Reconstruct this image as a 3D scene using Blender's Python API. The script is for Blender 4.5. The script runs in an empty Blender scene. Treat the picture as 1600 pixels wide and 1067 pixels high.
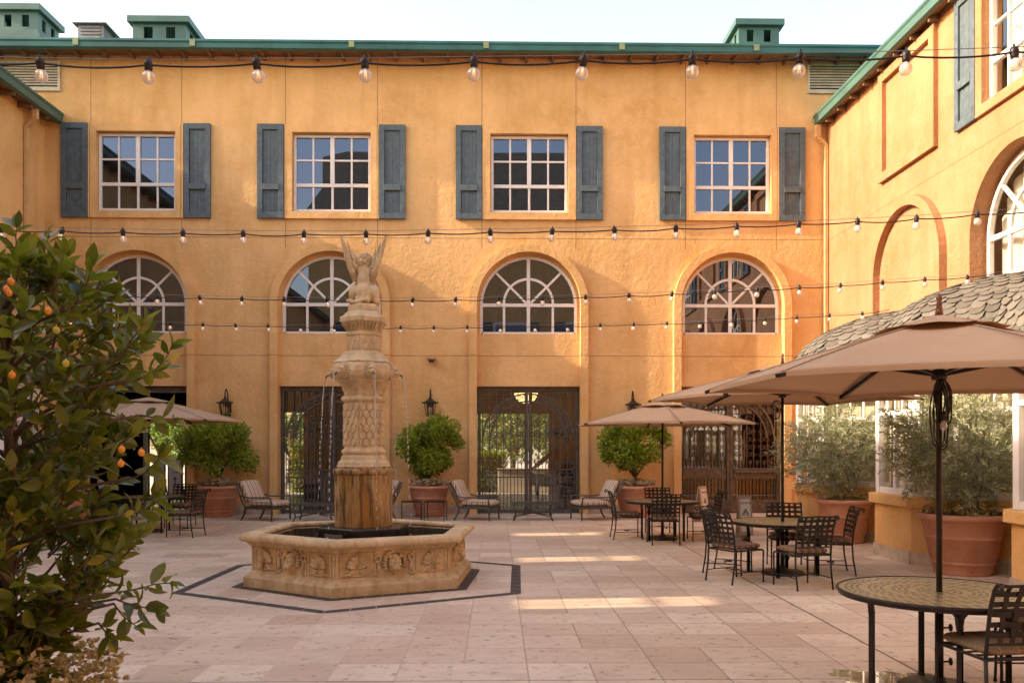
import bpy, bmesh, math, random
from mathutils import Vector, Matrix
sin, cos, pi, sqrt = math.sin, math.cos, math.pi, math.sqrt
rad = math.radians
RNG = random.Random(11)
SC = bpy.context.scene
COL = SC.collection

# ------------------------------------------------------------------ camera geometry
FPX, HOR, EYE, TH = 1333.0, 695.0, 1.82, rad(1.075)
def cw(X, Z):                       # camera-plan point (right, forward) -> world plan point
    return (X*cos(TH)+Z*sin(TH), Z*cos(TH)-X*sin(TH))
def at(px, py, Z):                  # photo pixel at forward distance Z -> world point
    x, y = cw((px-800)/FPX*Z, Z)
    return (x, y, EYE+(HOR-py)/FPX*Z)
def ground(px, py):
    return at(px, py, EYE*FPX/(py-HOR))
D = 22.55
def backw(px, py):                  # photo pixel -> (x, z) on the back wall
    xc = (px-800)/FPX
    t = D/(cos(TH)-xc*sin(TH))
    return ((xc*cos(TH)+sin(TH))*t, EYE+(HOR-py)/FPX*t)

# ------------------------------------------------------------------ mesh builder
class MB:
    def __init__(s): s.v=[]; s.f=[]; s.a=[]; s.sm=[]; s.tint=0.0; s.smooth=False
    def face(s, *idx):
        s.f.append(tuple(idx)); s.a.append(s.tint); s.sm.append(s.smooth)
    def add(s, pts):
        n=len(s.v); s.v.extend([tuple(p) for p in pts]); return n
    def poly(s, pts):
        n=s.add(pts); s.face(*range(n, n+len(pts)))
    def hexa(s, p):                 # 8 points: bottom 4, top 4
        n=s.add(p)
        for q in ((0,3,2,1),(4,5,6,7),(0,1,5,4),(1,2,6,5),(2,3,7,6),(3,0,4,7)):
            s.face(*[n+i for i in q])
    def box(s, x0,x1,y0,y1,z0,z1):
        s.hexa([(x0,y0,z0),(x1,y0,z0),(x1,y1,z0),(x0,y1,z0),(x0,y0,z1),(x1,y0,z1),(x1,y1,z1),(x0,y1,z1)])
    def mbox(s, M, sx,sy,sz):
        s.hexa([tuple(M@Vector((x*sx/2,y*sy/2,z*sz/2))) for z in (-1,1) for x,y in ((-1,-1),(1,-1),(1,1),(-1,1))])
    def tube(s, pts, r, n=8, closed=False, caps=True):
        pts=[Vector(p) for p in pts]; m=len(pts)
        rs = r if isinstance(r,(list,tuple)) else [r]*m
        sm0=s.smooth; s.smooth=n>4
        rings=[]; up=None
        for i,p in enumerate(pts):
            a=pts[(i-1)%m] if (closed or i>0) else p
            b=pts[(i+1)%m] if (closed or i<m-1) else p
            t=(b-a)
            if t.length<1e-9: t=Vector((0,0,1))
            t.normalize()
            if up is None:
                up=Vector((0,0,1)) if abs(t.z)<.9 else Vector((1,0,0))
            u=up-t*up.dot(t)
            if u.length<1e-6: u=t.orthogonal()
            u.normalize(); up=u; w=t.cross(u)
            o=pi/n if n==4 else 0
            rings.append(s.add([p+(u*cos(o+2*pi*k/n)+w*sin(o+2*pi*k/n))*rs[i] for k in range(n)]))
        for i in range(m if closed else m-1):
            A=rings[i]; B=rings[(i+1)%m]
            for k in range(n): s.face(A+k,A+(k+1)%n,B+(k+1)%n,B+k)
        if caps and not closed:
            s.smooth=False
            s.face(*[rings[0]+k for k in range(n)][::-1]); s.face(*[rings[-1]+k for k in range(n)])
        s.smooth=sm0
    def bar(s, a, b, w, h, up=(0,0,1)):      # rectangular bar a->b
        a=Vector(a); b=Vector(b); t=(b-a).normalized(); up=Vector(up)
        if abs(t.dot(up))>.99: up=Vector((0,1,0))
        u=up.cross(t).normalized(); v=t.cross(u)
        o=[(-1,-1),(1,-1),(1,1),(-1,1)]
        s.hexa([a+u*(x*w/2)+v*(y*h/2) for x,y in o]+[b+u*(x*w/2)+v*(y*h/2) for x,y in o])
    def lathe(s, prof, n=24, c=(0,0,0), rot=0, smooth=True, cap=True, sx=1, sy=1):
        sm0=s.smooth; s.smooth=smooth; rings=[]
        for r,z in prof:
            rings.append(s.add([(c[0]+sx*r*cos(rot+2*pi*k/n),c[1]+sy*r*sin(rot+2*pi*k/n),c[2]+z) for k in range(n)]))
        for A,B in zip(rings,rings[1:]):
            for k in range(n): s.face(A+k,A+(k+1)%n,B+(k+1)%n,B+k)
        if cap:
            s.smooth=False
            if prof[0][0]>1e-5: s.face(*[rings[0]+k for k in range(n)][::-1])
            if prof[-1][0]>1e-5: s.face(*[rings[-1]+k for k in range(n)])
        s.smooth=sm0
    def ell(s, c, r, M=None, nu=12, nv=8):
        sm0=s.smooth; s.smooth=True; rings=[]; c=Vector(c)
        def T(p):
            p=Vector(p)
            return c+(M@p if M is not None else p)
        for i in range(1,nv):
            ph=pi*i/nv
            rings.append(s.add([T((r[0]*sin(ph)*cos(2*pi*k/nu),r[1]*sin(ph)*sin(2*pi*k/nu),-r[2]*cos(ph))) for k in range(nu)]))
        b=s.add([T((0,0,-r[2]))]); t=s.add([T((0,0,r[2]))])
        for A,B in zip(rings,rings[1:]):
            for k in range(nu): s.face(A+k,A+(k+1)%nu,B+(k+1)%nu,B+k)
        for k in range(nu):
            s.face(b,rings[0]+(k+1)%nu,rings[0]+k); s.face(t,rings[-1]+k,rings[-1]+(k+1)%nu)
        s.smooth=sm0
    def mesh(s, name):
        me=bpy.data.meshes.new(name); me.from_pydata(s.v,[],s.f)
        me.polygons.foreach_set('use_smooth', s.sm)
        if any(s.a):
            at_=me.attributes.new('tint','FLOAT','FACE'); at_.data.foreach_set('value', s.a)
        me.update(); return me
    def build(s, name, mat, parent=None, bevel=0, seg=2, norm=True):
        me=s.mesh(name)
        if norm:
            bm=bmesh.new(); bm.from_mesh(me); bmesh.ops.recalc_face_normals(bm, faces=bm.faces); bm.to_mesh(me); bm.free()
        me.materials.append(mat)
        o=bpy.data.objects.new(name, me); COL.objects.link(o)
        if parent is not None: o.parent=parent
        if bevel:
            b=o.modifiers.new('bevel','BEVEL'); b.width=bevel; b.segments=seg; b.limit_method='ANGLE'
        return o

def tag(o, label=None, cat=None, group=None, kind=None):
    if label: o['label']=label
    if cat: o['category']=cat
    if group: o['group']=group
    if kind: o['kind']=kind
    return o
def thing(name, label, cat, loc=(0,0,0), rotz=0, group=None):
    o=bpy.data.objects.new(name,None); COL.objects.link(o)
    o.location=loc; o.rotation_euler=(0,0,rotz); o.empty_display_size=.2
    return tag(o,label,cat,group)
def copy_tree(o, parent=None):
    c=o.copy(); COL.objects.link(c)
    if parent is not None: c.parent=parent
    for ch in list(o.children): copy_tree(ch, c)
    return c
def dup(root, loc, rotz, label, group=None):
    r=copy_tree(root); r.location=loc; r.rotation_euler=(0,0,rotz); r['label']=label
    if group: r['group']=group
    return r

# ------------------------------------------------------------------ materials
class NT:
    def __init__(s, name):
        s.m=bpy.data.materials.new(name); s.m.use_nodes=True; s.t=s.m.node_tree; s.t.nodes.clear()
        s.out=s.n('ShaderNodeOutputMaterial')
    def n(s, typ, **kw):
        nd=s.t.nodes.new(typ)
        for k,v in kw.items():
            if k.startswith('i_'):
                key=k[2:].replace('_',' ')
                nd.inputs[key].default_value=v
            else: setattr(nd,k,v)
        return nd
    def l(s, a, b): s.t.links.new(a,b)
    def math(s, op, a, b=None, c=None, clamp=False):
        nd=s.t.nodes.new('ShaderNodeMath'); nd.operation=op; nd.use_clamp=clamp
        for i,x in enumerate((a,b,c)):
            if x is None: continue
            if isinstance(x,(int,float)): nd.inputs[i].default_value=x
            else: s.l(x, nd.inputs[i])
        return nd.outputs[0]
    def mix(s, f, a, b, blend='MIX'):
        nd=s.t.nodes.new('ShaderNodeMix'); nd.data_type='RGBA'; nd.blend_type=blend
        for sock,x in ((nd.inputs[0],f),(nd.inputs[6],a),(nd.inputs[7],b)):
            if isinstance(x,(int,float)): sock.default_value=x
            elif isinstance(x,tuple): sock.default_value=(*x,1) if len(x)==3 else x
            else: s.l(x,sock)
        return nd.outputs[2]
    def noise(s, vec, scale, detail=4, rough=.55, out=0, dist=0):
        nd=s.t.nodes.new('ShaderNodeTexNoise'); nd.inputs['Scale'].default_value=scale
        nd.inputs['Detail'].default_value=detail; nd.inputs['Roughness'].default_value=rough; nd.inputs['Distortion'].default_value=dist
        if vec is not None: s.l(vec, nd.inputs['Vector'])
        return nd.outputs[out]
    def ramp(s, f, stops):
        nd=s.t.nodes.new('ShaderNodeValToRGB'); s.l(f, nd.inputs[0])
        e=nd.color_ramp.elements
        while len(e)<len(stops): e.new(.5)
        for i,(p,c) in enumerate(stops):
            e[i].position=p; e[i].color=(*c,1) if isinstance(c,tuple) else (c,c,c,1)
        return nd.outputs[0]
    def bsdf(s, base, rough=.6, metal=0, normal=None, spec=None, **kw):
        nd=s.t.nodes.new('ShaderNodeBsdfPrincipled')
        for k,x in (('Base Color',base),('Roughness',rough),('Metallic',metal)):
            if isinstance(x,(int,float)): nd.inputs[k].default_value=x
            elif isinstance(x,tuple): nd.inputs[k].default_value=(*x,1)
            else: s.l(x,nd.inputs[k])
        if spec is not None: nd.inputs['Specular IOR Level'].default_value=spec
        for k,v in kw.items(): nd.inputs[k.replace('_',' ')].default_value=v
        if normal is not None: s.l(normal, nd.inputs['Normal'])
        return nd.outputs[0]
    def bump(s, h, strength=.3, dist=.01, normal=None):
        nd=s.t.nodes.new('ShaderNodeBump'); nd.inputs['Strength'].default_value=strength; nd.inputs['Distance'].default_value=dist
        s.l(h, nd.inputs['Height'])
        if normal is not None: s.l(normal, nd.inputs['Normal'])
        return nd.outputs[0]
    def pos(s, obj=True):
        if obj:
            return s.n('ShaderNodeTexCoord').outputs['Object']
        return s.n('ShaderNodeNewGeometry').outputs['Position']
    def xyz(s, v):
        nd=s.n('ShaderNodeSeparateXYZ'); s.l(v,nd.inputs[0]); return nd.outputs
    def comb(s, x,y,z):
        nd=s.n('ShaderNodeCombineXYZ')
        for i,a in enumerate((x,y,z)):
            if isinstance(a,(int,float)): nd.inputs[i].default_value=a
            else: s.l(a,nd.inputs[i])
        return nd.outputs[0]
    def fin(s, sh):
        s.l(sh, s.out.inputs[0]); return s.m

def simple(name, c, rough=.6, metal=0, var=.12, scale=6, bump=0, bscale=60, spec=None, dist=.004):
    t=NT(name); p=t.pos(False)
    nz=t.noise(p,scale,5)
    dk=tuple(x*(1-var*2) for x in c); lt=tuple(min(1,x*(1+var)) for x in c)
    col=t.ramp(nz,[(.3,dk),(.7,lt)])
    nm=t.bump(t.noise(p,bscale,3),bump,dist) if bump else None
    r=t.math('MULTIPLY_ADD',nz,.25,rough-.12)
    return t.fin(t.bsdf(col,r,metal,nm,spec))

STUCCO=(.74,.435,.160)
def stucco(name, joints_x=(), joints_z=(), axis=0, base=STUCCO):
    t=NT(name); p=t.pos(False); X=t.xyz(p)
    big=t.noise(p,.55,6,.62); mid=t.noise(p,2.6,6,.65,dist=.6); fine=t.noise(p,24,4,.6)
    # weathering: vertical runs
    st=t.noise(t.comb(t.math('MULTIPLY',X[0],2.4),t.math('MULTIPLY',X[1],2.4),t.math('MULTIPLY',X[2],.22)),1.0,5,.6)
    d=tuple(x*.80 for x in base); l=(min(1,base[0]*1.10),base[1]*1.17,base[2]*1.38)
    col=t.mix(t.ramp(big,[(.32,0.0),(.68,1.0)]),d,l)
    col=t.mix(t.ramp(mid,[(.42,0.0),(.72,.55)]),col,(base[0]*1.08,base[1]*1.22,base[2]*1.75))
    col=t.mix(t.ramp(st,[(.44,0.0),(.74,.42)]),col,(base[0]*.70,base[1]*.66,base[2]*.62))
    col=t.mix(t.ramp(fine,[(.35,.13),(.6,0.0)]),col,(base[0]*.55,base[1]*.5,base[2]*.45))
    h=t.math('ADD',t.math('MULTIPLY',t.noise(p,7.5,4,.6,dist=.5),1.0),t.math('MULTIPLY',t.noise(p,38,3,.6),.28))
    nm=t.bump(h,.75,.032)
    g=None
    for j in joints_x:
        a=t.math('LESS_THAN',t.math('ABSOLUTE',t.math('SUBTRACT',X[axis],j)),.011)
        a=t.math('MULTIPLY',a,t.math('GREATER_THAN',X[2],7.0))
        g=a if g is None else t.math('MAXIMUM',g,a)
    for j in joints_z:
        a=t.math('LESS_THAN',t.math('ABSOLUTE',t.math('SUBTRACT',X[2],j)),.010)
        g=a if g is None else t.math('MAXIMUM',g,a)
    if g is not None:
        col=t.mix(t.math('MULTIPLY',g,.62),col,(.17,.085,.03))
        nm=t.bump(t.math('SUBTRACT',1.0,g),.5,.01,nm)
    return t.fin(t.bsdf(col,.93,0,nm,.2))

def glass(name, tint=(.9,.93,.92), f0=.10, rough=.0):
    t=NT(name)
    lw=t.n('ShaderNodeLayerWeight'); lw.inputs[0].default_value=.5
    f=t.math('MULTIPLY_ADD',t.math('POWER',lw.outputs['Facing'],4.0),1-f0,f0)
    tr=t.n('ShaderNodeBsdfTransparent'); tr.inputs[0].default_value=(*tint,1)
    nm=t.bump(t.noise(t.pos(False),1.3,1),.02,.02)
    gl=t.n('ShaderNodeBsdfGlossy'); gl.inputs['Roughness'].default_value=rough; gl.inputs[0].default_value=(.95,.97,1,1)
    t.l(nm,gl.inputs['Normal'])
    mx=t.n('ShaderNodeMixShader'); t.l(f,mx.inputs[0]); t.l(tr.outputs[0],mx.inputs[1]); t.l(gl.outputs[0],mx.inputs[2])
    return t.fin(mx.outputs[0])
def dark_glass(name, f0=.30, base=(.012,.011,.010)):
    t=NT(name)
    lw=t.n('ShaderNodeLayerWeight'); lw.inputs[0].default_value=.5
    f=t.math('MULTIPLY_ADD',t.math('POWER',lw.outputs['Facing'],4.0),1-f0,f0)
    df=t.n('ShaderNodeBsdfDiffuse'); df.inputs[0].default_value=(*base,1)
    nm=t.bump(t.noise(t.pos(False),.9,1),.035,.02)
    gl=t.n('ShaderNodeBsdfGlossy'); gl.inputs['Roughness'].default_value=.0; gl.inputs[0].default_value=(.58,.70,.98,1)
    t.l(nm,gl.inputs['Normal'])
    mx=t.n('ShaderNodeMixShader'); t.l(f,mx.inputs[0]); t.l(df.outputs[0],mx.inputs[1]); t.l(gl.outputs[0],mx.inputs[2])
    return t.fin(mx.outputs[0])

def leafmat(name, dark, light, warm, rough=.35, trans=.3):
    t=NT(name); a=t.n('ShaderNodeAttribute'); a.attribute_name='tint'; f=a.outputs['Fac']
    col=t.ramp(f,[(.0,dark),(.72,light),(.93,light),(1.0,warm)])
    col=t.mix(t.ramp(t.noise(t.pos(False),40,2),[(.3,.25),(.7,0.0)]),col,tuple(x*.6 for x in dark))
    b=t.bsdf(col,rough,0,None,.5)
    tr=t.n('ShaderNodeBsdfTranslucent'); t.l(t.mix(.5,col,(.30,.36,.02)),tr.inputs[0])
    mx=t.n('ShaderNodeMixShader'); mx.inputs[0].default_value=trans; t.l(b,mx.inputs[1]); t.l(tr.outputs[0],mx.inputs[2])
    return t.fin(mx.outputs[0])

def stripes(name, base, lines, axis=0, fuzz=.02):
    # lines: (period, offset, width, colour) repeated along object axis
    t=NT(name); p=t.pos(True); X3=t.xyz(p); X=X3[axis]
    nn=t.xyz(t.n('ShaderNodeTexCoord').outputs['Normal'])
    side=t.math('GREATER_THAN',t.math('ABSOLUTE',nn[1]),.72)
    X=t.math('ADD',t.math('MULTIPLY',side,X3[0]),t.math('MULTIPLY',t.math('SUBTRACT',1.0,side),X))
    col=None; c=base
    nz=t.noise(p,90,3)
    for per,off,w,cc in lines:
        fr=t.math('FRACT',t.math('DIVIDE',t.math('ADD',X,10+off),per))
        m=t.math('LESS_THAN',fr,w/per)
        c=t.mix(m,c,cc)
    if fuzz: c=t.mix(t.ramp(nz,[(.3,.3),(.7,0.0)]),c,(base[0]*.4,base[1]*.35,base[2]*.3))
    return t.fin(t.bsdf(c,.9,0,t.bump(nz,.35,.004),.1))

M={}
M['white']=simple('white_paint',(.74,.70,.66),.45,0,.05,3)
M['shutter']=simple('shutter_paint',(.085,.118,.138),.62,0,.16,9,.25,70)
M['teal']=simple('teal_metal',(.030,.135,.130),.42,0,.16,1.3)
M['green_metal']=simple('green_metal',(.060,.14,.12),.45,0,.12,1.3)
M['cream_metal']=simple('cream_metal',(.55,.48,.36),.5,0,.12,4)
M['wood_soffit']=simple('soffit_wood',(.20,.115,.065),.8,0,.2,5)
M['gray_metal']=simple('grey_metal',(.22,.22,.23),.5,.3,.1,4)
M['roofing']=simple('metal_roofing',(.05,.13,.11),.5,0,.1,2)
M['iron']=simple('black_iron',(.030,.025,.022),.45,.4,.2,20,.3,140)
M['seam']=simple('gutter_joint',(.22,.27,.13),.5,0,.1,4)
M['spout']=simple('painted_downspout',(.60,.38,.17),.6,0,.1,4)
M['gate_iron']=simple('grey_iron',(.115,.098,.085),.5,.4,.2,8)
M['gateglass2']=glass('front_door_glass',(.6,.6,.58),.26)
M['bronze']=simple('bronze_iron',(.155,.108,.072),.5,.5,.2,8)
M['lounge_metal']=simple('grey_cast_metal',(.105,.098,.088),.5,.4,.2,30,.2,120)
M['canopy']=None
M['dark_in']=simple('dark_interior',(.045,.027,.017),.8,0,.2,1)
M['cream_wall']=simple('cream_render',(.60,.50,.36),.9,0,.08,2)
M['curtain']=simple('curtain_cloth',(.72,.66,.56),.9,0,.06,3)
M['blind']=simple('window_blind',(.66,.55,.40),.9,0,.08,2)
M['pane']=dark_glass('reflecting_pane',.16)
M['glass']=glass('clear_glass',f0=.11)
M['gateglass']=glass('door_glass',(.78,.80,.78),.13)
# ------------------------------------------------------------------ wall-plane frame
class Fr:
    def __init__(s,o,u,n): s.o=Vector(o); s.u=Vector(u); s.n=Vector(n)
    def P(s,u,z,d=0): return tuple(s.o+s.u*u+s.n*d+Vector((0,0,z)))
BACK=Fr((0,D,0),(1,0,0),(0,-1,0))
XR, XL = 8.80, -11.80
RIGHT=Fr((XR,0,0),(0,1,0),(-1,0,0))
LEFT=Fr((XL,0,0),(0,1,0),(1,0,0))
YF=-13.0
FRONT=Fr((0,YF,0),(1,0,0),(0,1,0))

def arch_pts(c,r,zl,zs,n=28):
    return [(c-r,zl)]+[(c-r*cos(pi*i/n),zs+r*sin(pi*i/n)) for i in range(n+1)]+[(c+r,zl)]
def rect_pts(a,b,zl,zh): return [(a,zl),(a,zh),(b,zh),(b,zl)]
def wall_open(m,F,u0,u1,z0,z1,ops,depth):
    br={u0,u1}
    for o in ops:
        if o[0]=='r': br|={o[1],o[2]}
        else: br|={o[1]-o[2]*cos(pi*i/28) for i in range(29)}
    br=sorted(b for b in br if u0-1e-9<=b<=u1+1e-9)
    def top(o,u):
        return o[4] if o[0]=='r' else o[4]+sqrt(max(0,o[2]**2-(u-o[1])**2))
    for a,b in zip(br,br[1:]):
        if b-a<1e-6: continue
        mid=(a+b)/2; act=[]
        for o in ops:
            lo,hi=(o[1],o[2]) if o[0]=='r' else (o[1]-o[2],o[1]+o[2])
            if lo<mid<hi: act.append(o)
        act.sort(key=lambda o:o[3]); ca=cb=z0
        for o in act:
            if o[3]>max(ca,cb)+1e-6: m.poly([F.P(a,ca),F.P(b,cb),F.P(b,o[3]),F.P(a,o[3])])
            ca,cb=top(o,a),top(o,b)
        m.poly([F.P(a,ca),F.P(b,cb),F.P(b,z1),F.P(a,z1)])
    for o in ops:
        pts=rect_pts(o[1],o[2],o[3],o[4]) if o[0]=='r' else arch_pts(o[1],o[2],o[3],o[4])
        if o[3]>z0+1e-6: pts=pts+[pts[0]]
        for p,q in zip(pts,pts[1:]):
            m.poly([F.P(*p,0),F.P(*q,0),F.P(*q,-depth),F.P(*p,-depth)])
def band(m,F,inn,out,d0,d1,closed=False):
    n=len(inn); rng=range(n if closed else n-1)
    for i in rng:
        j=(i+1)%n
        m.poly([F.P(*inn[i],d1),F.P(*inn[j],d1),F.P(*out[j],d1),F.P(*out[i],d1)])
        m.poly([F.P(*inn[i],d0),F.P(*inn[j],d0),F.P(*inn[j],d1),F.P(*inn[i],d1)])
        m.poly([F.P(*out[i],d0),F.P(*out[j],d0),F.P(*out[j],d1),F.P(*out[i],d1)])
    if not closed:
        for i in (0,n-1): m.poly([F.P(*inn[i],d0),F.P(*inn[i],d1),F.P(*out[i],d1),F.P(*out[i],d0)])
def fbox(m,F,u0,u1,z0,z1,d0,d1):
    m.hexa([F.P(u0,z0,d0),F.P(u1,z0,d0),F.P(u1,z0,d1),F.P(u0,z0,d1),F.P(u0,z1,d0),F.P(u1,z1,d0),F.P(u1,z1,d1),F.P(u0,z1,d1)])
def fbar(m,F,a,b,w,d0,d1):
    du,dz=b[0]-a[0],b[1]-a[1]; L=sqrt(du*du+dz*dz); nu,nz=-dz/L*w/2,du/L*w/2
    q=[(a[0]+nu,a[1]+nz),(a[0]-nu,a[1]-nz),(b[0]-nu,b[1]-nz),(b[0]+nu,b[1]+nz)]
    m.hexa([F.P(*p,d0) for p in q]+[F.P(*p,d1) for p in q])
def arc(c,zc,r,a0,a1,n): return [(c-r*cos(a0+(a1-a0)*i/n),zc+r*sin(a0+(a1-a0)*i/n)) for i in range(n+1)]

# ------------------------------------------------------------------ window kits
ZU0,ZU1=7.96,10.00          # upper window frame
ZA0,ZAS=4.75,5.53           # arch window bottom, spring line
RA=1.365                    # arch opening radius
ZG=3.37                     # gate opening top
TT=.16                     # how far the raised trims stand out
def upper_ops(c): return ('r',c-1.03,c+1.03,ZU0-.02,ZU1+.02)
def upper_window(F,c,par,wallmat,shut=(1,1),panemat='pane',curt=False):
    m=MB()
    i=rect_pts(c-1.03,c+1.03,ZU0-.02,ZU1+.02); o=rect_pts(c-1.235,c+1.235,ZU0-.20,ZU1+.22)
    band(m,F,i,o,.0,.075,True)
    m.build('window_trim',wallmat,par,.008)
    fr=MB(); d0,d1=-.16,-.07
    W=1.02
    for a,b,z0,z1 in ((c-W,c-W+.075,ZU0,ZU1),(c+W-.075,c+W,ZU0,ZU1)): fbox(fr,F,a,b,z0,z1,d0,d1)
    for z0,z1 in ((ZU0,ZU0+.075),(ZU1-.075,ZU1)): fbox(fr,F,c-W+.075,c+W-.075,z0,z1,d0,d1)
    zr=ZU0+.71; zt=ZU0+1.37
    fbox(fr,F,c-W+.075,c+W-.075,zr-.045,zr+.045,d0,d1-.008)
    fbox(fr,F,c-.055,c+.055,zr+.045,ZU1-.075,d0,d1-.005)
    fbox(fr,F,c-.03,c+.03,ZU0+.075,zr-.045,d0,d1-.02)
    for s in (-1,1):
        u=c+s*.505
        fbox(fr,F,u-.024,u+.024,ZU0+.075,zr-.045,d0,d1-.025); fbox(fr,F,u-.024,u+.024,zr+.045,ZU1-.075,d0,d1-.025)
        a,b=sorted((c+s*.055,c+s*(W-.075)))
        fbox(fr,F,a,b,zt-.024,zt+.024,d0,d1-.028)
    w=fr.build('window',M['white'],par,.006)
    p=MB(); p.poly([F.P(*q,-.125) for q in rect_pts(c-W+.03,c+W-.03,ZU0+.03,ZU1-.03)])
    p.build('pane',M[panemat],w)
    if curt: curtain(F,c-1.0,c+1.0,ZU0,ZU1,w)
    for s in (-1,1):
        if (s<0 and shut[0]) or (s>0 and shut[1]): shutter(F,c+s*1.595,par)
def curtain(F,a,b,z0,z1,par,top=None):
    m=MB(); m.smooth=True; n=int((b-a)/.03); pr=None
    for i in range(n+1):
        u=a+(b-a)*i/n; d=-.42+.05*sin(i*.9+sin(i*.31)*1.4)
        zt=z1 if top is None else top(u)
        q=m.add([F.P(u,z0,d),F.P(u,zt,d)])
        if pr is not None: m.face(pr,q,q+1,pr+1)
        pr=q
    m.build('curtain',M['curtain'],par)
def shutter(F,c,par):
    m=MB(); z0,z1=ZU0-.20,ZU1+.23; w=.345
    for k in range(4):
        a=c-.20+k*.1005; fbox(m,F,a,a+.0985,z0+.06,z1-.06,.012,.040+.003*(k%2))
    for s in (-1,1):
        a,b=sorted((c+s*.205,c+s*w)); fbox(m,F,a,b,z0,z1,.010,.085)
    for a,b in ((z0,z0+.15),(z1-.15,z1)): fbox(m,F,c-.205,c+.205,a,b,.010,.083)
    zm=z0+.82; fbox(m,F,c-.225,c+.225,zm-.075,zm+.075,.012,.10)
    for s in (-1,1):
        for z in (z0+.24,z1-.24):
            fbox(m,F,c+s*.27-.022,c+s*.27+.022,z-.022,z+.022,.085,.094)
    return m.build('shutter',M['shutter'],par,.006)
def arch_trim(F,c,par,wallmat,foot=0.0):
    m=MB(); band(m,F,arch_pts(c,RA,foot,ZAS),arch_pts(c,RA+.20,foot,ZAS),0,TT)
    m.build('arch_trim',wallmat,par,.012)
def arch_window(F,c,par,panemat='pane',curt=False,dd=-.12):
    fr=MB(); d0,d1=dd-.08,dd; r=1.29; rr=r-.075
    band(fr,F,arch_pts(c,rr,ZA0+.07,ZAS),arch_pts(c,r,ZA0,ZAS),d0,d1)
    fbox(fr,F,c-rr,c+rr,ZA0,ZA0+.068,d0,d1)
    fbox(fr,F,c-rr,c+rr,ZAS-.045,ZAS+.045,d0,d1-.006)
    fbox(fr,F,c-.045,c+.045,ZAS+.045,ZAS+rr,d0,d1-.012); fbox(fr,F,c-.045,c+.045,ZA0+.068,ZAS-.045,d0,d1-.012)
    for s in (-1,1):
        fbox(fr,F,c+s*.65-.032,c+s*.65+.032,ZA0+.068,ZAS-.045,d0,d1-.018)
        fbar(fr,F,(c+s*.06,ZAS+.06),(c+s*rr*.7071,ZAS+rr*.7071),.062,d0,d1-.022)
    band(fr,F,arc(c,ZAS+.045,.62,0,pi,20),arc(c,ZAS+.045,.685,0,pi,20),d0,d1-.026)
    w=fr.build('arched_window',M['white'],par,.006)
    p=MB(); p.poly([F.P(*q,d0+.03) for q in arch_pts(c,rr+.03,ZA0+.03,ZAS)])
    p.build('pane',M[panemat],w)
    if curt: curtain(F,c-1.3,c+1.3,ZA0,ZAS,w,lambda u: ZAS+sqrt(max(0,1.3**2-(u-c)**2)))
    return w

# ------------------------------------------------------------------ back wing
UW=[backw(px,270)[0] for px in (213.5,518.5,827,1143.5)]
AC=[backw(px,470)[0] for px in (213,517,826,1143)]
JX=[]
for px in (142,284,446,590,753,900,1071,1213): JX.append(round(backw(px,300)[0],3))
M['stucco_back']=stucco('orange_stucco',JX,(7.27,4.17),0)
WING_SUNLIT=(.415,.206,.090)  # darkened from the shared paint tone so direct sun doesn't blow it out
M['stucco']=stucco('sunlit_ochre_stucco',(),(7.22,),1,WING_SUNLIT)
M['stucco_shaded']=stucco('shaded_ochre_stucco',(),(),0,(.72,.41,.14))  # same paint, paler copy: colour makes up for shade on bays and walls
bb=thing('stucco_building','long orange stucco wing facing the fountain with four shuttered windows over four arches','building',(0,D,0))
def BK(): return bb
WX0,WX1,WZ=-17.0,14.5,12.02
def loc(o):            # world mesh parented to a moved empty: keep it where it was modelled
    o.matrix_parent_inverse=Matrix.Identity(4)
# all back-wing geometry is modelled relative to the empty, so use a frame at its origin
B=Fr((0,0,0),(1,0,0),(0,-1,0))
m=MB(); ops=[]
for c in UW: ops.append(upper_ops(c))
for c in AC: ops.append(('a',c,RA,0.0,ZAS))
wall_open(m,B,WX0,WX1,0,WZ,ops,.34)
m.build('wall',M['stucco_back'],bb)
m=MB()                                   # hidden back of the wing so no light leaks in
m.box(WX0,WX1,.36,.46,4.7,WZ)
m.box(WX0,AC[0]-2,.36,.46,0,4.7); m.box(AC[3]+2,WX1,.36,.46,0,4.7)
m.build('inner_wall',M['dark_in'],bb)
for k,c in enumerate(UW): upper_window(B,c,bb,M['stucco_back'])
for k,c in enumerate(AC):
    arch_trim(B,c,bb,M['stucco_back'])
    arch_window(B,c,bb)
    m=MB(); band(m,B,arch_pts(c,1.275,ZA0,ZAS),arch_pts(c,RA,ZA0,ZAS),-.30,-.135); fbox(m,B,c-RA,c+RA,ZG,ZA0,-.30,-.045); fbox(m,B,c-RA+.02,c+RA-.02,ZA0,ZA0+.012,-.30,-.06)
    m.build('arch_panel',M['stucco_back'],bb)
# stone baseboard between the arches
M['plinth']=simple('travertine_plinth',(.50,.40,.30),.7,0,.16,5,.3,60)
edges=[XL]+sum([[c-RA-.20,c+RA+.20] for c in AC],[])+[XR]
for a,b in zip(edges[0::2],edges[1::2]):
    m=MB(); n=max(1,int(abs(b-a)/.6)); w=(b-a)/n
    for i in range(n): fbox(m,B,a+i*w+.004,a+(i+1)*w-.004,.0,.24,.0,.03+.001*(i%2))
    m.build('plinth',M['plinth'],bb,.004)
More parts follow.
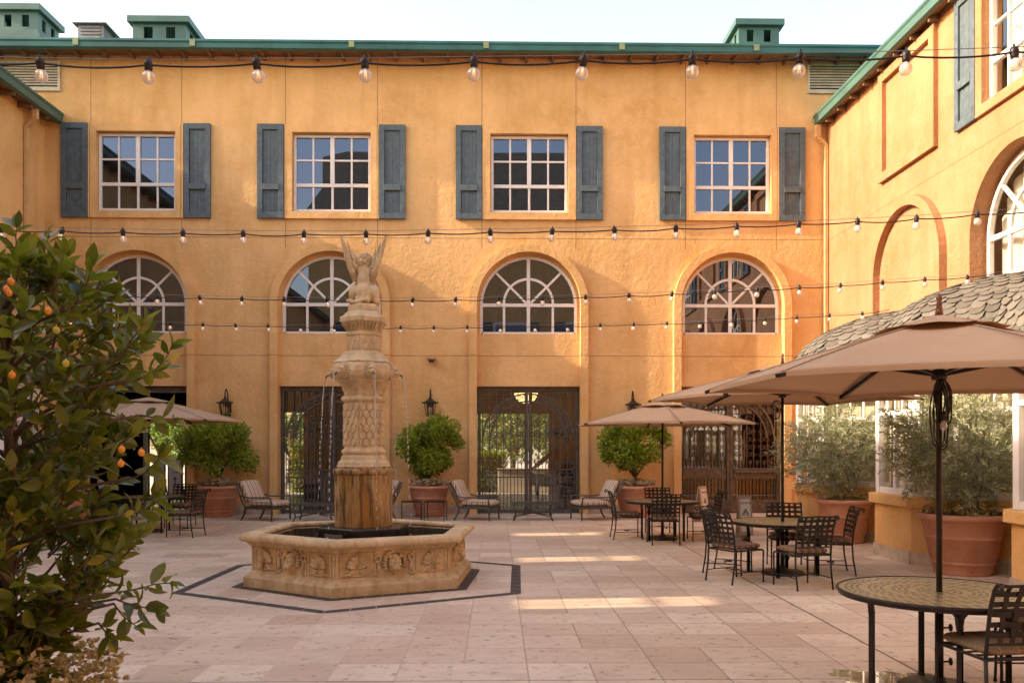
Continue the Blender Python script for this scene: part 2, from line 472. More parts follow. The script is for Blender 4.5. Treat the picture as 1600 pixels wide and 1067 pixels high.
# eave: gutter/fascia, soffit, rafter tails, roof
OV=.56
m=MB(); zf0,zf1=11.92,12.15
prof=[(-OV-.02,zf0),(-OV-.09,zf0+.03),(-OV-.10,zf0+.14),(-OV-.13,zf0+.18),(-OV-.13,zf1),(-OV+.02,zf1),(-OV+.02,zf0)]
a=m.add([(WX0,y,z) for y,z in prof]); b=m.add([(WX1,y,z) for y,z in prof]); n=len(prof)
for i in range(n): m.face(a+i,a+(i+1)%n,b+(i+1)%n,b+i)
m.face(*[a+i for i in range(n)]); m.face(*[b+i for i in range(n)])
m.build('gutter',M['teal'],bb)
for px in (138,315,556,760,966,1170):
    x=backw(px,72)[0]; m=MB(); m.box(x-.07,x+.07,-OV-.134,-OV-.128,zf0+.05,zf1-.02)
    m.build('gutter_seam',M['seam'],bb)
m=MB(); m.poly([(WX0,-OV,11.995),(WX1,-OV,11.995),(WX1,.3,12.03),(WX0,.3,12.03)])
m.build('soffit',M['wood_soffit'],bb)
rt=MB(); rt.hexa([(-.03,-OV+.03,11.93),(.03,-OV+.03,11.93),(.03,-.005,11.90),(-.03,-.005,11.90),(-.03,-OV+.03,11.99),(.03,-OV+.03,11.99),(.03,-.005,12.01),(-.03,-.005,12.01)])
r0=rt.build('rafter_tail',M['wood_soffit'],bb)
x=-12.9
first=True
while x<10.2:
    o=r0 if first else r0.copy()
    if not first: COL.objects.link(o)
    o.location=(x,0,0); first=False; x+=.685
m=MB(); m.poly([(WX0,-OV-.02,zf1-.02),(WX1,-OV-.02,zf1-.02),(WX1,9,zf1+1.9),(WX0,9,zf1+1.9)])
m.poly([(WX0,18,zf1-.02),(WX1,18,zf1-.02),(WX1,9,zf1+1.9),(WX0,9,zf1+1.9)])
m.build('roof',M['roofing'],bb)
# louvre vents under the eave
def louvre(x0,x1,z0,z1):
    m=MB()
    for a,b,c,d in ((x0,x0+.06,z0,z1),(x1-.06,x1,z0,z1)): fbox(m,B,a,b,c,d,0,.05)
    fbox(m,B,x0+.06,x1-.06,z0,z0+.10,0,.052); fbox(m,B,x0+.06,x1-.06,z1-.05,z1,0,.052)
    f=m.build('louvre_vent',M['cream_metal'],bb)
    s=MB(); n=8
    for i in range(n):
        z=z0+.14+(z1-z0-.20)*i/n
        s.hexa([B.P(x0+.05,z,.045),B.P(x1-.05,z,.045),B.P(x1-.05,z+.05,.004),B.P(x0+.05,z+.05,.004),B.P(x0+.05,z+.016,.05),B.P(x1-.05,z+.016,.05),B.P(x1-.05,z+.066,.008),B.P(x0+.05,z+.066,.008)])
    s.build('slat',M['cream_metal'],f)
    k=MB(); k.poly([B.P(*q,.003) for q in rect_pts(x0+.05,x1-.05,z0+.05,z1-.03)]); k.build('backing',M['dark_in'],f)
louvre(backw(-40,120)[0],backw(95,120)[0],backw(50,143)[1],backw(50,97)[1])
louvre(backw(1261,120)[0],backw(1400,120)[0],backw(1261,147)[1],backw(1261,101)[1])
# roof cupolas
def cupola(x,w,z0,zt,y,name='roof_cupola'):
    z1=zt-.26; h=w/2; m=MB()
    wt=.05; zs,ze=zt-.72,zt-.36
    # four walls with two openings each
    ww=w*.17; cx=(-w*.21,w*.21)
    for side in range(4):
        Rm=Matrix.Rotation(side*pi/2,3,'Z')
        F=Fr((x,y,0),Rm@Vector((1,0,0)),Rm@Vector((0,-1,0))); F.o=Vector((x,y,0))+Rm@Vector((0,-h,0))
        wall_open(m,F,-h,h,z0,z1,[('r',c-ww/2,c+ww/2,zs,ze) for c in cx],wt)
    c=m.build(name,M['green_metal'],bb)
    t=MB(); e=h+.13
    t.box(x-e,x+e,y-e,y+e,z1,z1+.19)
    t.hexa([(x-e+.1,y-e+.1,z1+.19),(x+e-.1,y-e+.1,z1+.19),(x+e-.1,y+e-.1,z1+.19),(x-e+.1,y+e-.1,z1+.19),
            (x-h*.85,y-h*.85,z1+.26),(x+h*.85,y-h*.85,z1+.26),(x+h*.85,y+h*.85,z1+.26),(x-h*.85,y+h*.85,z1+.26)])
    t.build('cap',M['green_metal'],c,.01)
    k=MB(); q=h+.09
    for a,b,zz0,zz1 in ((h+.05,h+.05,zs-.24,zs-.10),(h+.14,h+.14,z0-.3,zs-.24)):
        k.box(x-a,x+a,y-b,y+b,zz0,zz1)
    k.build('curb',M['green_metal'],c,.008)
    d=MB(); d.ell((x+w*.2,y+.1,zs+.12),(.13,.2,.13)); d.build('fan',M['gray_metal'],c)
def roofpt(px,py,Y):
    p=at(px,py,Y+.1); return p[0],p[2]
YC=4.0
for px,top,wpx in ((34,12,64),(253,29,82),(1188,25,64)):
    Z=D+YC-.7
    X=(px-800)/FPX*Z; xx=cw(X,Z)[0]; w=wpx/FPX*Z
    cupola(xx,w,13.05,EYE+(HOR-top)/FPX*Z,YC-.7+w/2)
Z=D+3.6; xx=cw((157-800)/FPX*Z,Z)[0]; zt=EYE+(HOR-49)/FPX*Z
m=MB(); m.box(xx-.38,xx+.38,3.2,3.96,12.9,zt-.12); v=m.build('roof_vent',M['gray_metal'],bb)
k=MB(); k.box(xx-.50,xx+.50,3.08,4.08,zt-.12,zt-.09); k.hexa([(xx-.42,3.16,zt-.09),(xx+.42,3.16,zt-.09),(xx+.42,4.0,zt-.09),(xx-.42,4.0,zt-.09),(xx-.3,3.3,zt),(xx+.3,3.3,zt),(xx+.3,3.9,zt),(xx-.3,3.9,zt)])
k.build('cap',M['gray_metal'],v)
k=MB()
for i in range(5): k.box(xx-.30,xx+.30,3.17,3.2,zt-.62+i*.1,zt-.57+i*.1)
k.build('slat',M['gray_metal'],v)

# ------------------------------------------------------------------ gates (arches 2, 3: open ironwork; arch 4: panic-bar doors)
SCR=[1.0]
def scroll(m,F,c,z,r,s=1,up=1,d=-.20,turns=1.35,rt=.013):
    rt=rt*SCR[0]
    pts=[]
    n=14
    for i in range(n+1):
        a=2*pi*turns*i/n; q=r*(1-.78*i/n)
        pts.append(F.P(c+s*q*cos(a),z+up*q*sin(a),d))
    m.tube(pts,rt,4)
def ironwork(F,c,hw,zt,iron,par,kind):
    m=MB(); d=-.215
    leaf=hw-.10
    xs=[]
    n=6; bw=.012
    for s in (-1,1):
        for i in range(n+1): xs.append(c+s*(.09+(leaf-.09)*i/n))
    zlo=.10; zm0,zm1=.96,1.16
    for x in xs: bw=.009 if kind=='door' else .012; fbox(m,F,x-bw,x+bw,zlo,zt-.08,d-bw,d+bw)
    for s in (-1,1):
        for i in range(n):
            x=c+s*(.09+(leaf-.09)*(i+.5)/n)
            fbox(m,F,x-bw+.002,x+bw-.002,zlo,zm0,d-bw,d+bw)
            # spear above the rail
            fbox(m,F,x-.007,x+.007,zm1,zm1+.14,d-.007,d+.007)
            for q in (-1,1): fbar(m,F,(x,zm1+.12),(x+q*.045,zm1+.24),.014,d-.006,d+.006)
            fbar(m,F,(x,zm1+.12),(x,zm1+.27),.016,d-.006,d+.006)
            scroll(m,F,x-.035,(zm0+zm1)/2,.038,-1,1,d,1.1,.007); scroll(m,F,x+.035,(zm0+zm1)/2,.038,1,1,d,1.1,.007)
            # scroll pairs at mid height
            if i%2==0:
                for zz in (1.98,2.28) if kind!='door' else (1.75,2.15):
                    for q in (-1,1):
                        scroll(m,F,x+q*.075,zz,.085,q,1,d); scroll(m,F,x+q*.075,zz-.17,.085,q,-1,d)
    a0,a1=sorted((c-leaf,c+leaf))
    for z in (zm0,zm1): fbox(m,F,a0,a1,z-.016,z+.016,d-.014,d+.014)
    # narrow scroll columns at the outer jambs
    for s in (-1,1):
        x=c+s*(leaf-.11)
        for k in range(11):
            z=.16+k*.125
            if kind=='door' and .9<z<1.2: continue
            scroll(m,F,x-.045,z,.045,-1,1,d,1.2,.008); scroll(m,F,x+.045,z+.06,.045,1,-1,d,1.2,.008)
    # arched band
    rc=leaf; zc=zt-.12-rc
    for r in (rc-.02,rc-.22): 
        band(m,F,arc(c,zc,r-.022,rad(2),rad(178),36),arc(c,zc,r+.022,rad(2),rad(178),36),d-.014,d+.022)
    for i in range(22):
        a=rad(8+164*i/21); x=c-(rc-.12)*cos(a); z=zc+(rc-.12)*sin(a)
        scroll(m,F,x,z,.078,1 if i%2 else -1,1,d+.01,1.3,.014)
    # large lyre scrolls in the tympanum
    for s in (-1,1):
        for r,dx,dz in ((.17,.30,.75),(.13,.52,.50),(.12,.22,.42)):
            scroll(m,F,c+s*dx,zc+dz,r,s,1,d); scroll(m,F,c+s*dx,zc+dz-.26,r*.8,s,-1,d)
    return m.build('ironwork',iron,par)
def gate(k,label,iron,kind):
    c=AC[k]; hw=RA-.02; g=MB(); d0,d1=-.28,-.17
    for s in (-1,1):
        a,b=sorted((c+s*hw,c+s*(hw-.075))); fbox(g,B,a,b,0,ZG,d0,d1)
    fbox(g,B,c-hw+.075,c+hw-.075,ZG-.11,ZG,d0,d1)
    fbox(g,B,c-.075,c-.008,.02,ZG-.11,d0+.02,d1+.02); fbox(g,B,c+.008,c+.075,.02,ZG-.11,d0+.02,d1+.02)
    fbox(g,B,c-hw+.075,c+hw-.075,.015,.10 if kind!='door' else .36,d0+.02,d1)
    o=g.build('gate',iron,bb,.005)
    o['label']=label
    SCR[0]=.72 if kind=='door' else 1.0
    ironwork(B,c,hw-.02,ZG-.05,iron,o,kind); SCR[0]=1.0
    p=MB(); p.poly([B.P(*q,-.262) for q in rect_pts(c-hw+.05,c+hw-.05,.05,ZG-.08)])
    p.build('glass',M['gateglass2' if kind=='door' else 'gateglass'],o)
    if kind=='door':
        for s in (-1,1):
            q=MB(); a,b=sorted((c+s*.10,c+s*(hw-.09))); fbox(q,B,a,b,.92,1.20,-.235,-.175); q.build('rail',M['bronze'],o,.006)
        q=MB(); q.tube([B.P(c+.16,1.10,-.13),B.P(c+hw-.14,1.10,-.13)],.028,8)
        for u in (c+.18,c+hw-.16): fbox(q,B,u-.03,u+.03,1.05,1.15,-.18,-.12)
        q.build('push_bar',M['bronze'],o)
gate(1,'double iron gate half hidden behind the fountain column',M['gate_iron'],'gate')
gate(2,'double iron gate with arched scroll band between the striped chairs',M['gate_iron'],'gate')
gate(3,'bronze coloured double door with push bar and scrollwork',M['bronze'],'door')
# dark lintel of the open doorway (arch 1)
m=MB(); fbox(m,B,AC[0]-RA+.02,AC[0]+RA-.02,ZG-.16,ZG-.02,-.30,-.16); m.build('door_header',M['gate_iron'],bb)

# lobby seen through the openings
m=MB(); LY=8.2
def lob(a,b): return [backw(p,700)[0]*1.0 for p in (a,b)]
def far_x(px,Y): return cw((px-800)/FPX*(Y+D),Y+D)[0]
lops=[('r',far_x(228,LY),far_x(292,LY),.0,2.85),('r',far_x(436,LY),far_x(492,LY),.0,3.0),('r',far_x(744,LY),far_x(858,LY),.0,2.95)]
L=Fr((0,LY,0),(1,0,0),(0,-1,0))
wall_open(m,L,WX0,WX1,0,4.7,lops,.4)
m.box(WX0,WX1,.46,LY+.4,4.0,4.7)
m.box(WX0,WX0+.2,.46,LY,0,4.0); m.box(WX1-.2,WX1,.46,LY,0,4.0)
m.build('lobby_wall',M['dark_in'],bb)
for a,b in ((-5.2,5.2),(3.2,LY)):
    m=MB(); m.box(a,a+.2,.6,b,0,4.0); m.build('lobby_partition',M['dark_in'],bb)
# ------------------------------------------------------------------ shingle, wings and bays
def shingle_mat():
    t=NT('slate_shingle'); a=t.n('ShaderNodeAttribute'); a.attribute_name='tint'
    p=t.pos(False)
    c=t.ramp(a.outputs['Fac'],[(.0,(.10,.090,.074)),(.5,(.165,.147,.120)),(1.0,(.215,.193,.158))])
    c=t.mix(t.ramp(t.noise(p,9,5,.65),[(.45,0.0),(.75,.55)]),c,(.085,.072,.056))
    return t.fin(t.bsdf(c,.85,0,t.bump(t.noise(p,50,4),.4,.01),.2))
M['shingle']=shingle_mat()
def wing_eave(F,u0,u1,par,zf0=10.12,ov=.55,mat='teal',leanto=False,tails=True):
    m=MB(); zf1=zf0+.27
    prof=[(ov-.02,zf0),(ov+.07,zf0+.03),(ov+.08,zf0+.18),(ov+.11,zf0+.22),(ov+.11,zf1),(ov-.03,zf1),(ov-.03,zf0)]
    a=m.add([F.P(u0,z,d) for d,z in prof]); b=m.add([F.P(u1,z,d) for d,z in prof]); n=len(prof)
    for i in range(n): m.face(a+i,a+(i+1)%n,b+(i+1)%n,b+i)
    m.face(*[a+i for i in range(n)]); m.face(*[b+i for i in range(n)])
    m.build('gutter',M[mat],par)
    m=MB(); m.poly([F.P(u0,zf0+.02,ov-.035),F.P(u1,zf0+.02,ov-.035),F.P(u1,zf0+.09,0),F.P(u0,zf0+.09,0)])
    m.build('soffit',M['wood_soffit'],par)
    if tails:
        r=None; u=u1-.5
        while u>max(u0,4):
            if r is None:
                q=MB(); q.hexa([F.P(-.03,zf0-.07,ov-.05),F.P(.03,zf0-.07,ov-.05),F.P(.03,zf0-.07,.005),F.P(-.03,zf0-.07,.005),F.P(-.03,zf0+.015,ov-.05),F.P(.03,zf0+.015,ov-.05),F.P(.03,zf0+.08,.005),F.P(-.03,zf0+.08,.005)])
                r=q.build('rafter_tail',M['wood_soffit'],par); o=r
            else: o=r.copy(); COL.objects.link(o)
            o.location=F.u*u; u-=.75
    if leanto:
        m=MB(); m.poly([F.P(u0,zf1-.03,ov-.01),F.P(u1,zf1-.03,ov-.01),F.P(u1,zf1+.55,-2.6),F.P(u0,zf1+.55,-2.6)]); m.build('roof',M['roofing'],par); return
    m=MB(); m.poly([F.P(u0,zf1-.03,ov-.01),F.P(u1,zf1-.03,ov-.01),F.P(u1,zf1+1.9,-7.5),F.P(u0,zf1+1.9,-7.5)])
    m.poly([F.P(u0,zf1-.03,-15),F.P(u1,zf1-.03,-15),F.P(u1,zf1+1.9,-7.5),F.P(u0,zf1+1.9,-7.5)])
    m.build('roof',M['roofing'],par)
def downspout(F,u,par,z1=10.20):
    m=MB()
    fbox(m,F,u-.05,u+.05,3.0,z1-.45,.02,.11)
    m.hexa([F.P(u-.05,z1-.45,.02),F.P(u+.05,z1-.45,.02),F.P(u+.05,z1-.45,.11),F.P(u-.05,z1-.45,.11),F.P(u-.05,z1-.2,.26),F.P(u+.05,z1-.2,.26),F.P(u+.05,z1-.28,.34),F.P(u-.05,z1-.28,.34)])
    fbox(m,F,u-.06,u+.06,z1-.25,z1+.075,.22,.35)
    m.build('downspout',M['spout'],par,.006)
BP=[(1.86,1.22),(.62,2.47)]         # bay plan, half (u, d)
def bay_plan(uc,k=0.0):
    return [(uc-1.86,-.02),(uc-1.86,1.22+k),(uc-.62-k*.41,2.47+k),(uc+.62+k*.41,2.47+k),(uc+1.86,1.22+k),(uc+1.86,-.02)]
def bay(F,uc,par,wallmat,seed=0):
    def slab(m,k,z0,z1,k2=None):
        P0=bay_plan(uc,k); P1=bay_plan(uc,k if k2 is None else k2); n=len(P0)
        a=m.add([F.P(u,z0,d) for u,d in P0]); b=m.add([F.P(u,z1,d) for u,d in P1])
        for i in range(n-1): m.face(a+i,a+i+1,b+i+1,b+i)
        m.face(*[b+i for i in range(n)]); m.face(*[a+i for i in range(n)])
    m=MB(); slab(m,0,0.02,.88); base=m.build('bay_window',wallmat,par)
    # stone plinth blocks along each facet
    m=MB(); P0=bay_plan(uc)
    for (ua,da),(ub,db) in zip(P0[1:],P0[2:-1]):
        L=sqrt((ub-ua)**2+(db-da)**2); n=max(2,int(L/.42)); nu,nd=-(db-da)/L,(ub-ua)/L
        if nd<0: nu,nd=-nu,-nd
        for i in range(n):
            f0,f1=(i+.006)/n,(i+.994)/n; t=.028+.003*((i*7)%3)
            q=[(ua+(ub-ua)*f0,da+(db-da)*f0),(ua+(ub-ua)*f1,da+(db-da)*f1)]
            m.hexa([F.P(q[0][0],0,q[0][1]),F.P(q[1][0],0,q[1][1]),F.P(q[1][0]+nu*t,0,q[1][1]+nd*t),F.P(q[0][0]+nu*t,0,q[0][1]+nd*t)]+
                   [F.P(q[0][0],.195,q[0][1]),F.P(q[1][0],.195,q[1][1]),F.P(q[1][0]+nu*t,.195,q[1][1]+nd*t),F.P(q[0][0]+nu*t,.195,q[0][1]+nd*t)])
    m.build('plinth',M['plinth'],base)
    m=MB(); slab(m,.09,.87,1.03); m.build('sill',wallmat,base,.012)
    m=MB(); slab(m,.02,2.80,3.0); slab(m,.14,2.985,3.03); m.build('cornice',M['white'],base)
    # facets: frame and glass
    fr=MB(); gl=MB(); bl=MB()
    for (ua,da),(ub,db) in zip(P0[1:],P0[2:-1]):
        L=sqrt((ub-ua)**2+(db-da)**2); du=(F.u*(ub-ua)+F.n*(db-da))/L
        o=Vector(F.P(ua,0,da)); nn=F.u*(-(db-da)/L)+F.n*((ub-ua)/L)
        if nn.dot(F.n)<0: nn=-nn
        G=Fr(o,du,nn)
        z0,z1=1.032,2.80
        for a,b in ((.0,.12),(L-.12,L)): fbox(fr,G,a,b,z0,z1,-.10,-.012)
        fbox(fr,G,.12,L-.12,z0,z0+.10,-.10,-.02); fbox(fr,G,.12,L-.12,z1-.09,z1,-.10,-.02)
        zt=z0+1.30
        fbox(fr,G,.12,L-.12,zt-.035,zt+.035,-.10,-.03)
        nv=2 if L<1.5 else 3
        for i in range(1,nv):
            u=.12+(L-.24)*i/nv; fbox(fr,G,u-.035,u+.035,z0+.10,zt-.035,-.10,-.03)
        for i in range(1,nv*2):
            u=.12+(L-.24)*i/(nv*2); fbox(fr,G,u-.018,u+.018,zt+.035,z1-.09,-.09,-.04)
        gl.poly([G.P(*q,-.07) for q in rect_pts(.08,L-.08,z0+.06,z1-.05)])
        bl.poly([G.P(*q,-.26) for q in rect_pts(.0,L*.97,z0-.15,z1+.1)])
    fr.build('window_frame',M['white'],base,.005); gl.build('pane',M['glass'],base); bl.build('blind',M['blind'],base)
    # domed roof with scalloped shingles
    rng=random.Random(seed); zE,H=3.03,1.50
    plan=[(1.90,-.05),(1.90,1.25),(.70,2.66),(-.70,2.66),(-1.90,1.25),(-1.90,-.05)]
    def R(phi):
        c,s=cos(phi),sin(phi); best=3
        for (x0,y0),(x1,y1) in zip(plan,plan[1:]):
            dx,dy=x1-x0,y1-y0; den=c*dy-s*dx
            if abs(den)<1e-9: continue
            t=(x0*dy-y0*dx)/den; w=(x0*s-y0*c)/den
            if t>0 and -1e-6<=w<=1+1e-6: best=min(best,t) if best!=3 else t
        return best
    def S(phi,s,off=0):
        psi=s*pi/2; r=R(phi)*(cos(psi)**.80+off*cos(psi)); z=zE+H*(sin(psi)**1.04 if psi>0 else sin(psi))+off*1.6*sin(psi)
        return F.P(uc+r*cos(phi),z,r*sin(phi))
    m=MB(); NP=40
    for i in range(14):
        for j in range(NP):
            p0,p1=pi*j/NP,pi*(j+1)/NP; s0,s1=i/14,(i+1)/14
            m.poly([S(p0,s0,-.02),S(p1,s0,-.02),S(p1,s1,-.02),S(p0,s1,-.02)])
    NR=21
    for i in range(NR):
        s0=i/NR; s1=min(.995,(i+1.25)/NR); per=7.6*cos(s0*pi/2)
        n=max(5,int(per/.185)); 
        for j in range(-1,n+1):
            f=(j+(.5 if i%2 else 0)+rng.uniform(-.05,.05))/n
            a,b=f*pi,(f+(.945/n))*pi
            if b>pi or a<0: continue
            m.tint=min(.98,max(.03,rng.gauss(.5,.2)))
            dd=rng.uniform(-.010,.010); lift=.010+rng.uniform(0,.007)
            mid=(a+b)/2; w=(b-a)
            q=[S(a,s1,.004),S(b,s1,.004),S(b,s0+dd+.014,lift),S(b-w*.22,s0+dd-.006,lift),S(mid,s0+dd-.012,lift+.002),S(a+w*.22,s0+dd-.006,lift),S(a,s0+dd+.014,lift)]
            m.poly(q)
            low=[q[i] for i in (2,3,4,5,6)]
            h=[S(b,s0+dd+.014,0),S(b-w*.22,s0+dd-.006,0),S(mid,s0+dd-.012,0),S(a+w*.22,s0+dd-.006,0),S(a,s0+dd+.014,0)]
            for c1,c2,e1,e2 in zip(low,low[1:],h,h[1:]): m.poly([c1,c2,e2,e1])
    m.build('dome_roof',M['shingle'],base)
# ---------------- right wing
rw=thing('stucco_building','sunlit yellow ochre stucco wing with shingled dome bays behind the umbrellas','building',(0,0,0))
m=MB(); rops=[]
RUW=[14.15,6.3,-2.0]; RAW=[14.05,6.3,-2.0]; RBL=[18.05,10.1]
for c in RUW: rops.append(upper_ops(c))
for c in RAW: rops.append(('a',c,RA,ZA0-.02,ZAS))
wall_open(m,RIGHT,YF,D,0,10.38,rops,.30)
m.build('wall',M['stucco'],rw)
m=MB(); m.box(XR+1.0,XR+1.1,YF,D,0,10.2); m.build('inner_wall',M['cream_wall'],rw)
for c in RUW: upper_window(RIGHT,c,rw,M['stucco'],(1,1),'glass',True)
for c in RAW:
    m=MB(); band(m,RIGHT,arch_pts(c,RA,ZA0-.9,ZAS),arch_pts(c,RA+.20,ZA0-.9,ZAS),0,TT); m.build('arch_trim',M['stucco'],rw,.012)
    arch_window(RIGHT,c,rw,'glass',True)
for c in RBL:
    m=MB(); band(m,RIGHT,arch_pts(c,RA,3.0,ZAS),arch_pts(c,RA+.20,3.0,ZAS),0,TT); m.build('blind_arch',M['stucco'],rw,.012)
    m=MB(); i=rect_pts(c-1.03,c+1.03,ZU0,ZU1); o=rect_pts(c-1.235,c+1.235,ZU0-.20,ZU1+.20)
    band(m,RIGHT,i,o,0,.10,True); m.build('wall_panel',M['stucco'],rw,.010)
wing_eave(RIGHT,YF,D-.03,rw,10.28,.27,'green_metal')
downspout(RIGHT,D-.13,rw)
for k,c in enumerate((17.30,13.52,9.74,5.96)): bay(RIGHT,c,rw,M['stucco_shaded'],k)
# ---------------- left wing
lw_=thing('stucco_building','shaded ochre stucco wing behind the kumquat tree','building',(0,0,0))
# openings added through this wing; their sun patches stand in for bay window reflections
m=MB(); lops=[]
for yc,hw,z0,z1 in ((8.52,.29,5.85,7.0),(12.3,.27,5.9,6.9),(16.1,.26,5.9,6.8)): lops.append(('r',yc-hw,yc+hw,z0,z1))
lops.sort(key=lambda o:o[1])
wall_open(m,LEFT,YF,D,0,10.30,lops,.12)
m.build('wall',M['stucco_shaded'],lw_)
for o in lops:
    fr=MB(); a,b,z0,z1=o[1:]
    for k in (1,2): fbox(fr,LEFT,a+(b-a)*k/3-.012,a+(b-a)*k/3+.012,z0,z1,-.06,-.02)
    fbox(fr,LEFT,a,b,z0+(z1-z0)*.68-.03,z0+(z1-z0)*.68+.03,-.06,-.025)
    fr.build('window',M['white'],lw_)  # added bars that pattern the sun patches, no known window
wing_eave(LEFT,YF,D-.03,lw_,10.20,.40,'green_metal',leanto=True)  # unseen roof cut short so the sun reaches the added openings
m=MB(); wall_open(m,Fr((XL-2.4,0,0),(0,1,0),(1,0,0)),YF,D,0,10.9,[('r',o[1]-.55,o[2]+.2,6.5,8.9) for o in lops],.2); m.build('added_slotted_wall',M['stucco_shaded'],lw_)  # added unseen back wall, slotted to let the sun through
downspout(LEFT,D-1.0,lw_)
for k,c in enumerate((17.0,13.2)): bay(LEFT,c,lw_,M['stucco_shaded'],k+9)
# ---------------- front range behind the viewer, mirrored in the panes
fw=thing('stucco_building','stucco range with a tall shingled roof seen only as a reflection in the window panes','building',(0,0,0))
m=MB(); m.box(XL-1,XR+1,YF-1,YF,0,16.2); m.build('wall',M['stucco_shaded'],fw)
for c in (-9.0,-4.0,1.0,6.0): 
    q=MB(); fbox(q,FRONT,c-1.2,c+1.2,7.6,10.2,.0,.06); w=q.build('window',M['white'],fw)
    q=MB(); fbox(q,FRONT,c-1.05,c+1.05,7.75,10.05,.06,.065); q.build('pane',M['pane'],w)
    for s in (-1,1): 
        q=MB(); fbox(q,FRONT,c+s*1.6-.35,c+s*1.6+.35,7.6,10.2,.0,.08); q.build('shutter',M['shutter'],fw)
t=NT('roof_shingle'); X=t.xyz(t.pos(False))
fr_=t.math('FRACT',t.math('MULTIPLY',X[2],3.2))
c=t.ramp(t.noise(t.comb(t.math('MULTIPLY',X[0],1.6),t.math('FLOOR',t.math('MULTIPLY',X[2],3.2)),0.0),1.7,4),[(.3,(.11,.095,.07)),(.7,(.19,.165,.12))])
c=t.mix(t.ramp(fr_,[(.0,.6),(.2,0.0)]),c,(.06,.05,.04))
M['roof_shingle']=t.fin(t.bsdf(c,.9))
m=MB(); m.hexa([(XL-2,YF+.5,16.2),(XR+2,YF+.5,16.2),(XR+2,YF-9,16.2),(XL-2,YF-9,16.2),(XL+1,YF-3.8,23.1),(XR+4,YF-3.8,23.1),(XR+4,YF-5,23.1),(XL-1,YF-5,23.1)])
m.build('roof',M['roof_shingle'],fw)

